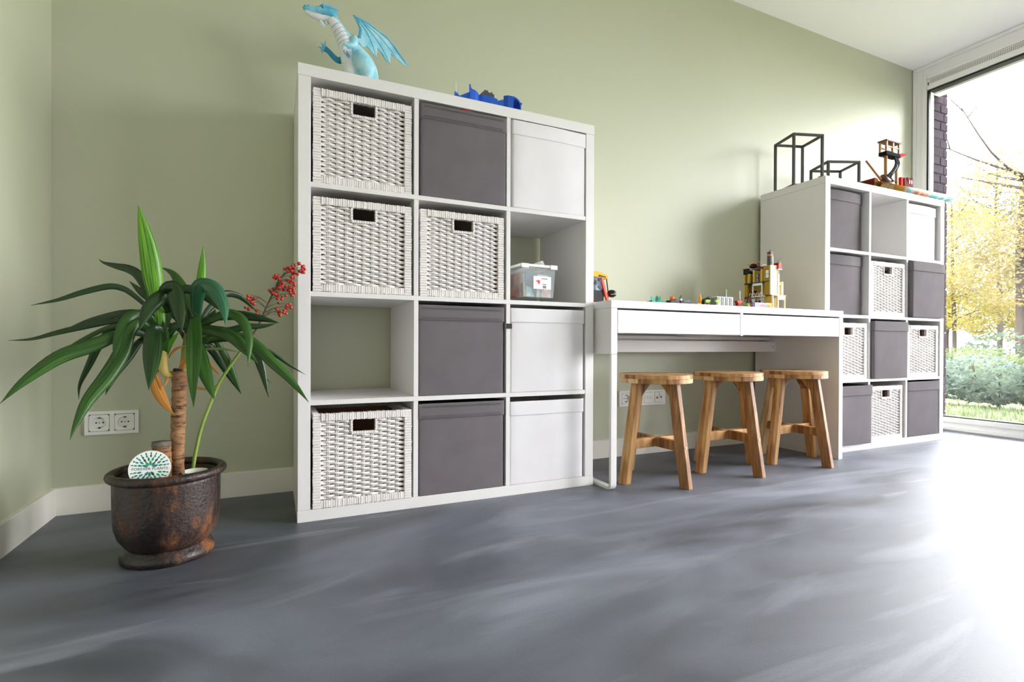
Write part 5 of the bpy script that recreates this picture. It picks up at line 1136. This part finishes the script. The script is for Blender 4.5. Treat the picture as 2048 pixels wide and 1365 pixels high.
roll_m = bpy.data.materials.new('printed_gift_wrap'); roll_m.use_nodes = True
def _roll():
    nt = roll_m.node_tree; b = nt.nodes['Principled BSDF']; N = nt.nodes.new; Lk = nt.links.new
    tc = N('ShaderNodeTexCoord'); sp = N('ShaderNodeSeparateXYZ'); Lk(tc.outputs['Object'], sp.inputs['Vector'])
    mr = N('ShaderNodeMapRange'); mr.inputs['From Min'].default_value = 0.0; mr.inputs['From Max'].default_value = 0.70; Lk(sp.outputs['X'], mr.inputs['Value'])
    base = N('ShaderNodeValToRGB'); el = base.color_ramp.elements; el[0].position = 0.0; el[0].color = L4('#a5701a'); el[1].position = 0.30; el[1].color = L4('#ad7c22')
    for p, c in ((0.36, '#7aa5aa'), (0.42, '#86adb0'), (0.46, '#a4542c'), (0.62, '#a85f38'), (0.68, '#3f7d8a'), (1.0, '#2f7485')): e = el.new(p); e.color = L4(c)
    Lk(mr.outputs['Result'], base.inputs['Fac'])
    n = N('ShaderNodeTexNoise'); n.inputs['Scale'].default_value = 30; n.inputs['Detail'].default_value = 3; Lk(tc.outputs['Object'], n.inputs['Vector'])
    r = N('ShaderNodeValToRGB'); r.color_ramp.elements[0].position = 0.52; r.color_ramp.elements[0].color = (0, 0, 0, 1); r.color_ramp.elements[1].position = 0.58; r.color_ramp.elements[1].color = (.6, .6, .6, 1); Lk(n.outputs['Fac'], r.inputs['Fac'])
    mx = N('ShaderNodeMixRGB'); mx.inputs['Color2'].default_value = L4('#b9b19a'); Lk(r.outputs['Color'], mx.inputs['Fac']); Lk(base.outputs['Color'], mx.inputs['Color1']); Lk(mx.outputs['Color'], b.inputs['Base Color']); b.inputs['Roughness'].default_value = 0.5; b.inputs['Specular IOR Level'].default_value = 0.15
_roll()
thin_film = glass
gr = thing('gift_wrap_roll', 'colourful rolled gift wrap in a clear sleeve along the bookcase edge', 'roll', (3.435, -0.393, 1.4705))
MB().sweep([(0.0, 0, 0.0225), (0.70, -0.018, 0.0225)], 0.021, 24, cap=False).build('printed_roll', roll_m, gr, solid=0.0012)
MB().sweep([(0.695, -0.0178, 0.0228), (0.715, -0.0184, 0.0228)], 0.0225, 24, cap=False).build('clear_sleeve', clear_plastic, gr)
MB().box(0.575, 0.600, -0.0372, -0.0362, 0.014, 0.030).build('barcode_sticker', mat('sticker_grey', '#6f7580', .5), gr)

# ------------------------------------------------------------------ toys along the desk
def brick_mat(n, c): return mat('brick_' + n, c, 0.45, spec=0.25)
tan = brick_mat('tan', '#d3b35a'); tan_lit = brick_mat('lit_tan', '#efe0b4'); bblack = brick_mat('black', '#1c1a1b'); bgrey = brick_mat('grey', '#8e8e93'); bdgrey = brick_mat('dark_grey', '#4c4b4f'); borange = brick_mat('orange', '#e2701d'); bred = brick_mat('red', '#b8201f'); bwhite = brick_mat('white', '#ecebe8'); bgreen = brick_mat('teal_green', '#179a78'); bdgreen = brick_mat('dark_green', '#12604d'); blime = brick_mat('lime', '#8fc93f'); byellow = brick_mat('yellow', '#e8b61f'); bpink = brick_mat('pink', '#e27f86'); bpurple = brick_mat('lilac', '#b69ad0'); bblue = brick_mat('blue', '#7fa9dc'); bbrown = brick_mat('brown', '#5a2f1d'); bsteel = brick_mat('light_steel', '#c3c6d2'); bdblue = brick_mat('dark_blue', '#2a3a55'); tan_shaded = brick_mat('shaded_tan', '#a8872e')
ZD = 0.7505
# toy house: open rooms face -X, its end wall faces the room
hs = thing('brick_house', 'tall tan toy brick house with grey chimney and open rooms', 'toy', (2.615, -0.355, ZD))
def hb(nm, m, x0, x1, y0, y1, z0, z1, parent=hs, bev=0.0006): return MB().box(x0, x1, y0, y1, z0, z1).build(nm, m, parent, bevel=bev, seg=1)
# y runs from 0 (near the room) to 0.165 (near the wall); x from 0 (open side) to 0.10
hb('base_plate', bdgrey, -0.004, 0.105, -0.002, 0.170, 0.0, 0.003)
back = hb('back_wall', tan, 0.050, 0.056, 0.006, 0.160, 0.084, 0.228)
hb('end_wall', tan_lit, 0.0, 0.050, 0.0, 0.006, 0.084, 0.236)
hb('end_wall', tan, 0.0, 0.056, 0.160, 0.166, 0.003, 0.205)
hb('floor_slab', bbrown, -0.002, 0.056, 0.006, 0.160, 0.080, 0.084); hb('floor_slab', bdgrey, -0.002, 0.056, 0.006, 0.160, 0.152, 0.156)
hb('floor_edge', bdblue, -0.004, -0.002, 0.11, 0.160, 0.150, 0.157); hb('roof_slab', bdgrey, -0.002, 0.056, 0.050, 0.110, 0.222, 0.229)
for y in (0.128, 0.098, 0.050): hb('pillar', tan, -0.001, 0.010, y, y + 0.010, 0.156, 0.222)
hb('pillar', tan_shaded, 0.0, 0.01, 0.140, 0.160, 0.084, 0.205); hb('pillar', tan_shaded, 0.0, 0.05, 0.146, 0.152, 0.156, 0.205)
for y, z in ((0.110, 0.162), (0.036, 0.162), (0.014, 0.166)):
    w_ = hb('window', bblack, 0.046, 0.0498, y, y + 0.016, z, z + 0.046); hb('pane', bwhite, 0.0452, 0.0459, y + 0.0015, y + 0.0145, z + 0.024, z + 0.0445, w_, 0); hb('pane', bwhite, 0.0452, 0.0459, y + 0.0015, y + 0.0145, z + 0.0015, z + 0.0215, w_, 0)
w_ = hb('side_window', bblack, -0.0012, -0.0002, 0.008, 0.030, 0.170, 0.214)
hb('pane', bwhite, -0.0018, -0.0012, 0.010, 0.028, 0.193, 0.212, w_, 0); hb('pane', bwhite, -0.0018, -0.0012, 0.010, 0.028, 0.172, 0.191, w_, 0)
hb('side_wall', tan_shaded, 0.0, 0.006, 0.006, 0.044, 0.156, 0.236); hb('side_wall', tan_shaded, 0.0, 0.006, 0.006, 0.036, 0.084, 0.152)
# balcony and its arched rail
bal = hb('balcony', bwhite, -0.022, -0.002, 0.028, 0.118, 0.076, 0.081)
for i in range(4):
    y = 0.032 + i * 0.021; MB().sweep([(-0.021, y + 0.009 - 0.008 * math.cos(t), 0.081 + 0.017 * math.sin(t)) for t in [PI * k / 8 for k in range(9)]], 0.0014, 6).build('rail_arch', bwhite, bal)
hb('door_lintel', bwhite, -0.003, 0.0, 0.048, 0.108, 0.138, 0.150); hb('door_post', bwhite, -0.003, 0.003, 0.104, 0.110, 0.084, 0.138); hb('door_post', bwhite, -0.003, 0.003, 0.048, 0.054, 0.084, 0.138)
hb('room_chest', bbrown, 0.02, 0.04, 0.115, 0.14, 0.108, 0.116); hb('room_lamp', bdgrey, 0.02, 0.03, 0.020, 0.034, 0.084, 0.100); MB().ball((0.025, 0.027, 0.106), 0.007, 8, 6).build('room_figure', bdgrey, hs)
MB().sweep([(0.0, 0.05, 0.082), (0.0, 0.052, 0.094), (-0.002, 0.05, 0.112)], [0.006, 0.008, 0.001], 7).build('white_plant', bwhite, hs)
# chimney
ch = hb('chimney', bdgrey, 0.002, 0.020, 0.002, 0.024, 0.236, 0.283); hb('chimney_band', borange, 0.0015, 0.0205, 0.0015, 0.0245, 0.283, 0.292, ch); hb('chimney_top', bdgrey, 0.002, 0.020, 0.002, 0.024, 0.292, 0.305, ch)
for dx in (0.006, 0.015): MB().sweep([(dx, 0.012, 0.305), (dx, 0.012, 0.318)], 0.0025, 8).build('chimney_pot', bgrey, ch)
for i in range(4): hb('chimney_edge', bsteel, 0.012, 0.0206, 0.0004, 0.0016, 0.238 + i * 0.0112, 0.248 + i * 0.0112, ch)
# roof pieces and black helicopter
MB().lathe([(0.024, 0.236), (0.020, 0.242), (0.010, 0.246), (0.004, 0.250)], 16, c=(0.03, 0.062)).build('dome_roof', bwhite, hs); hb('roof_band', bred, 0.006, 0.05, 0.04, 0.09, 0.229, 0.236)
hb('black_parapet', bblack, -0.004, 0.03, 0.128, 0.166, 0.206, 0.232); hb('red_tile', bred, -0.006, 0.03, 0.132, 0.168, 0.232, 0.236)
he = MB().ball((0.01, 0.112, 0.245), 0.016, 10, 7, (0.9, 1.5, 0.8)).build('helicopter_body', bblack, hs); MB().bar((0.01, 0.09, 0.240), (0.01, 0.052, 0.232), 0.006, 0.007).build('helicopter_tail', bblack, he); MB().bar((0.012, 0.150, 0.258), (0.004, 0.07, 0.262), 0.004, 0.002).bar((0.03, 0.112, 0.261), (-0.02, 0.108, 0.261), 0.004, 0.002).build('rotor', borange, he); MB().sweep([(0.01, 0.112, 0.255), (0.01, 0.112, 0.262)], 0.002, 6).build('rotor_mast', bblack, he)
# right turret with red roof
tu = hb('turret', tan_lit, 0.050, 0.064, -0.002, 0.02, 0.084, 0.216); MB().prism([(0.046, 0.218), (0.074, 0.218), (0.066, 0.250), (0.050, 0.250)], -0.008, 0.022, 'y').build('turret_roof', bred, tu); hb('turret_window', bblack, 0.056, 0.061, -0.0032, -0.002, 0.192, 0.214, tu); hb('turret_ledge', bwhite, 0.046, 0.076, -0.008, 0.022, 0.214, 0.218, tu)
MB().bar((0.05, 0.0, 0.256), (0.075, 0.0, 0.272), 0.003, 0.003).build('antenna', bblack, hs)
hb('turret_arch', tan, 0.064, 0.085, -0.002, 0.004, 0.136, 0.150); hb('tower_post', tan_lit, 0.078, 0.092, -0.002, 0.012, 0.084, 0.154)
# ground floor extension with doorway
ex = hb('extension_roof', tan_lit, 0.010, 0.108, -0.006, 0.050, 0.080, 0.084)
for x in (0.010, 0.048, 0.098): hb('extension_post', tan_lit, x, x + 0.008, -0.004, 0.004, 0.003, 0.080)
hb('extension_back', tan_shaded, 0.018, 0.100, 0.040, 0.046, 0.003, 0.080); hb('extension_side', tan, 0.010, 0.016, 0.004, 0.046, 0.003, 0.080); hb('extension_panel', tan_lit, 0.058, 0.098, -0.003, 0.003, 0.060, 0.080)
d_ = hb('french_door', bred, -0.004, -0.001, 0.052, 0.092, 0.003, 0.060)
for i in range(2):
    for j in range(3): hb('door_pane', bdgrey, -0.0050, -0.0040, 0.055 + i * 0.021, 0.070 + i * 0.021, 0.006 + j * 0.018, 0.021 + j * 0.018, d_, 0)
for y in (0.0515, 0.0715, 0.0905): hb('door_stile', bwhite, -0.0052, -0.001, y, y + 0.0025, 0.003, 0.060, d_, 0)
hb('ground_wall', bwhite, -0.004, 0.002, 0.092, 0.150, 0.040, 0.072); hb('ground_wall', bbrown, 0.0, 0.05, 0.105, 0.160, 0.060, 0.078)

def toy(name, label, cat, p, rz=0): return thing(name, label, cat, (p[0], p[1], ZD), rz)
# low row of mixed coloured bricks in front of the house
row = toy('brick_wall', 'low multicoloured toy brick wall left of the toy house', 'toy', (2.480, -0.375))
cols = [byellow, bpink, bwhite, bblue, borange, bpurple, bwhite, bpink]; rr = random.Random(6)
for j in range(4):
    x = 0.0
    while x < 0.115:
        ln = rr.choice([0.016, 0.024, 0.032]); MB().box(x, min(x + ln, 0.13) - 0.0004, 0, 0.016, j * 0.0096, j * 0.0096 + 0.0094).build('brick', rr.choice(cols), row); x += ln
toy_arch = toy('brick_gable', 'small brown and yellow toy gable beside the toy house', 'toy', (2.515, -0.29))
MB().prism([(0, 0), (0.012, 0), (0.030, 0.062), (0.048, 0), (0.06, 0), (0.036, 0.080), (0.024, 0.080)], 0, 0.012, 'y').build('roof_beam', bbrown, toy_arch); MB().box(0.018, 0.042, 0.002, 0.010, 0.0, 0.046).build('wall', byellow, toy_arch); MB().box(0.002, 0.058, -0.004, 0.0, 0.03, 0.040).build('red_board', bred, toy_arch)
# teal palm leaves
pa_ = toy('toy_bush', 'teal green toy palm leaves lying on the desk', 'toy', (1.925, -0.30))
for i, (a, el, ln, m) in enumerate(((180, 18, .058, bdgreen), (150, 45, .060, bgreen), (95, 70, .050, bdgreen), (60, 55, .055, bgreen), (10, 22, .056, bgreen), (-60, 30, .05, bgreen), (230, 30, .05, bdgreen))):
    d = Vector((math.cos(math.radians(a)) * math.cos(math.radians(el)), -0.35 * math.sin(math.radians(a)) * math.cos(math.radians(el)), math.sin(math.radians(el)))); s_ = d.cross(Vector((0, 1, 0))); s_ = (s_ if s_.length > .1 else Vector((1, 0, 0))).normalized()
    v = []; prof = [0.003, .008, .006, .010, .007, .009, .005, .0012]
    for k, w_ in enumerate(prof):
        c_ = d * ln * k / 7 + Vector((0, 0, 0.006)); v += [c_ - s_ * w_ - Vector((0, .0012, 0)), c_ + s_ * w_ - Vector((0, .0012, 0)), c_ + s_ * w_ + Vector((0, .0012, 0)), c_ - s_ * w_ + Vector((0, .0012, 0))]
    MB().add(v, [(i_ * 4 + k, i_ * 4 + (k + 1) % 4, (i_ + 1) * 4 + (k + 1) % 4, (i_ + 1) * 4 + k) for i_ in range(7) for k in range(4)] + [(0, 1, 2, 3), (31, 30, 29, 28)]).build('palm_leaf', m, pa_)
MB().lathe([(0.008, 0), (0.008, 0.007), (0.004, 0.009)], 10).build('hub', bdgreen, pa_)
# dark wreck pieces
dw_ = toy('toy_raft', 'dark brown toy raft with an orange figure', 'toy', (1.995, -0.31)); MB().prism([(0, 0), (0.062, 0), (0.062, 0.034), (0.012, 0.036), (0.004, 0.02)], 0, 0.035, 'y').build('hull', bblack, dw_); MB().ball((0.026, 0.012, 0.046), 0.011, 9, 7, (1.2, 1, 0.9)).build('orange_figure', borange, dw_); MB().box(0.04, 0.056, 0.006, 0.018, 0.034, 0.043).build('plank', bbrown, dw_)
dc = toy('toy_cart', 'dark purple toy cart with grey cargo beside the raft', 'toy', (2.064, -0.31)); MB().box(0, 0.062, 0, 0.03, 0.004, 0.036).build('bed', brick_mat('aubergine', '#33262e'), dc, bevel=0.001); MB().box(0, 0.013, 0.003, 0.02, 0.036, 0.044).build('cargo', bsteel, dc); MB().bar((0.004, 0.01, 0.044), (0.012, 0.01, 0.06), 0.006, 0.006).build('lever', bdgrey, dc); MB().box(0.014, 0.06, -0.002, 0.0, 0.028, 0.040).build('side_rail', bdgrey, dc)
for x in (0.012, 0.048): MB().sweep([(x, -0.003, 0.006), (x, 0.033, 0.006)], 0.0058, 10).build('wheel', bblack, dc)
fl_ = toy('toy_flame', 'orange toy flame on a small tan brick stand', 'toy', (2.166, -0.31)); MB().box(0, 0.030, 0, 0.016, 0.0, 0.026).build('stand', brick_mat('peach', '#e0a46c'), fl_); MB().sweep(catmull([(0.026, .008, .024), (0.027, .008, .042), (0.0265, .008, .06), (0.0255, .008, .074)], 3), resample([0.004, 0.007, 0.005, 0.0006], 10), 8).build('flame', brick_mat('flame_orange', '#eb9a1c'), fl_)
for lb, x, y, m2 in (('lime toy leaf on a red stem piece, nearest the flame', 2.220, -0.325, bred), ('lime toy leaf on a white stem piece, before the grey container', 2.264, -0.345, bwhite)):
    q = toy('toy_sprout', lb, 'toy', (x, y)); MB().box(0.0, 0.012, 0, 0.012, 0, 0.028).build('stem_piece', m2, q, bevel=0.001); MB().prism([(-0.012, .034), (0.0, .030), (0.016, .032), (0.02, .044), (0.006, .046), (-0.010, .044)], 0.002, 0.010, 'y').build('leaf', blime, q)
gt = toy('toy_gate', 'black and grey toy gate panel behind the sprouts', 'toy', (2.222, -0.285)); MB().prism([(0, 0), (0.012, 0), (0.020, 0.044), (0.052, 0.058), (0.052, 0), (0.060, 0), (0.060, 0.066), (0.048, 0.066), (0.0, 0.046)], 0, 0.012, 'y').build('slanted_frame', bblack, gt); MB().box(0.060, 0.104, 0, 0.012, 0.030, 0.066).build('grey_panel', bgrey, gt)
ct = toy('toy_container', 'light grey ribbed toy container with a white pole', 'toy', (2.268, -0.335)); MB().box(0.003, 0.107, 0.003, 0.047, 0, 0.058).build('inner_box', bdgrey, ct)
for i in range(8): MB().box(0.002 + i * 0.0135, 0.0115 + i * 0.0135, 0, 0.003, 0.0, 0.058).build('rib', bsteel if i % 2 else bgrey, ct)
for i in range(4): MB().box(0, 0.003, 0.003 + i * 0.0115, 0.0115 + i * 0.0115, 0.0, 0.058).build('rib', bgrey, ct)
MB().box(0, 0.110, 0, 0.05, 0.058, 0.061).build('lid', bsteel, ct)
for i in range(8): MB().lathe([(0.0035, 0.061), (0.0035, 0.064)], 8, c=(0.008 + i * 0.0135, 0.007)).build('stud', bsteel, ct)
MB().sweep([(0.074, 0.012, 0.061), (0.074, 0.012, 0.100)], 0.0018, 8).build('pole', bwhite, ct)
rb_ = toy('toy_post_box', 'red toy block with a thin white pole between container and brick wall', 'toy', (2.408, -0.33)); MB().prism([(0, 0.045), (0.006, 0.048), (0.034, 0.048), (0.040, 0.044), (0.030, 0.036), (0.028, 0), (0.010, 0), (0.008, 0.036)], 0, 0.018, 'y').build('red_block', bred, rb_); MB().sweep([(0.030, 0.009, 0.048), (0.029, 0.009, 0.098)], 0.0018, 8).build('pole', bwhite, rb_)
gp = toy('toy_shrub', 'pale green toy shrub at the left end of the brick wall', 'toy', (2.440, -0.36)); MB().ball((0.012, 0.008, 0.018), 0.013, 9, 7, (1, 1, 1.35)).build('crown', brick_mat('sage', '#8fb070'), gp); MB().lathe([(0.006, 0), (0.006, 0.006)], 8, c=(0.012, 0.008)).build('base', bwhite, gp)

# digger half hidden behind the first bookcase
dg = thing('toy_digger', 'red and yellow toy digger with black bucket at the desk end', 'toy', (1.560, -0.30, ZD))
MB().box(-0.035, 0.050, -0.025, 0.03, 0.0, 0.010).build('skid', tred, dg, bevel=0.003)
MB().sweep([(0.060 , -0.02, 0.010), (0.072, -0.02, 0.006), (0.078, -0.02, 0.03), (0.076, -0.02, 0.05)], [0.006, 0.007, 0.006, 0.004], 8).build('front_hook', tred, dg)
MB().box(-0.03, 0.060, -0.02, 0.026, 0.010, 0.060).build('body', bblack, dg, bevel=0.002)
MB().prism([(0.02, 0.06), (0.062, 0.06), (0.05, 0.118), (0.02, 0.122)], -0.018, 0.02, 'y').build('cab', mat('blue_grey_plastic', '#8fa3c4', 0.4, vary=(60, '#2b2f40', .08)), dg)
MB().bar((0.046, -0.022, 0.112), (0.074, -0.022, 0.02), 0.009, 0.012, (0, 1, 0)).build('red_strut', mat('orange_red_plastic', '#e0492a', .4), dg)
rf = MB().prism([(-0.01, 0.122), (0.080, 0.112), (0.078, 0.126), (0.03, 0.142), (-0.01, 0.142)], -0.022, 0.022, 'y').build('yellow_roof', brick_mat('signal_yellow', '#e2a81e'), dg)
MB().prism([(0.03, 0.120), (0.07, 0.1165), (0.068, 0.121), (0.03, 0.128)], -0.0226, -0.022, 'y').build('roof_stripe', bblack, rf)
MB().sweep(catmull([(0.078, -0.01, 0.122), (0.082, -0.01, 0.10), (0.086, -0.01, 0.075), (0.088, -0.01, 0.058)], 3), 0.0026, 7).build('arm', bblack, dg)
MB().bar((0.05, -0.01, 0.035), (0.095, -0.01, 0.048), 0.008, 0.008).build('link', bred, dg)
MB().ball((0.108, -0.01, 0.050), 0.022, 12, 8, (1.0, 0.9, 0.78)).build('bucket', bblack, dg)
MB().sweep([(0.09, -0.029, 0.044), (0.108, -0.031, 0.046), (0.126, -0.027, 0.050)], 0.0014, 6).build('bucket_seam', bsteel, dg)
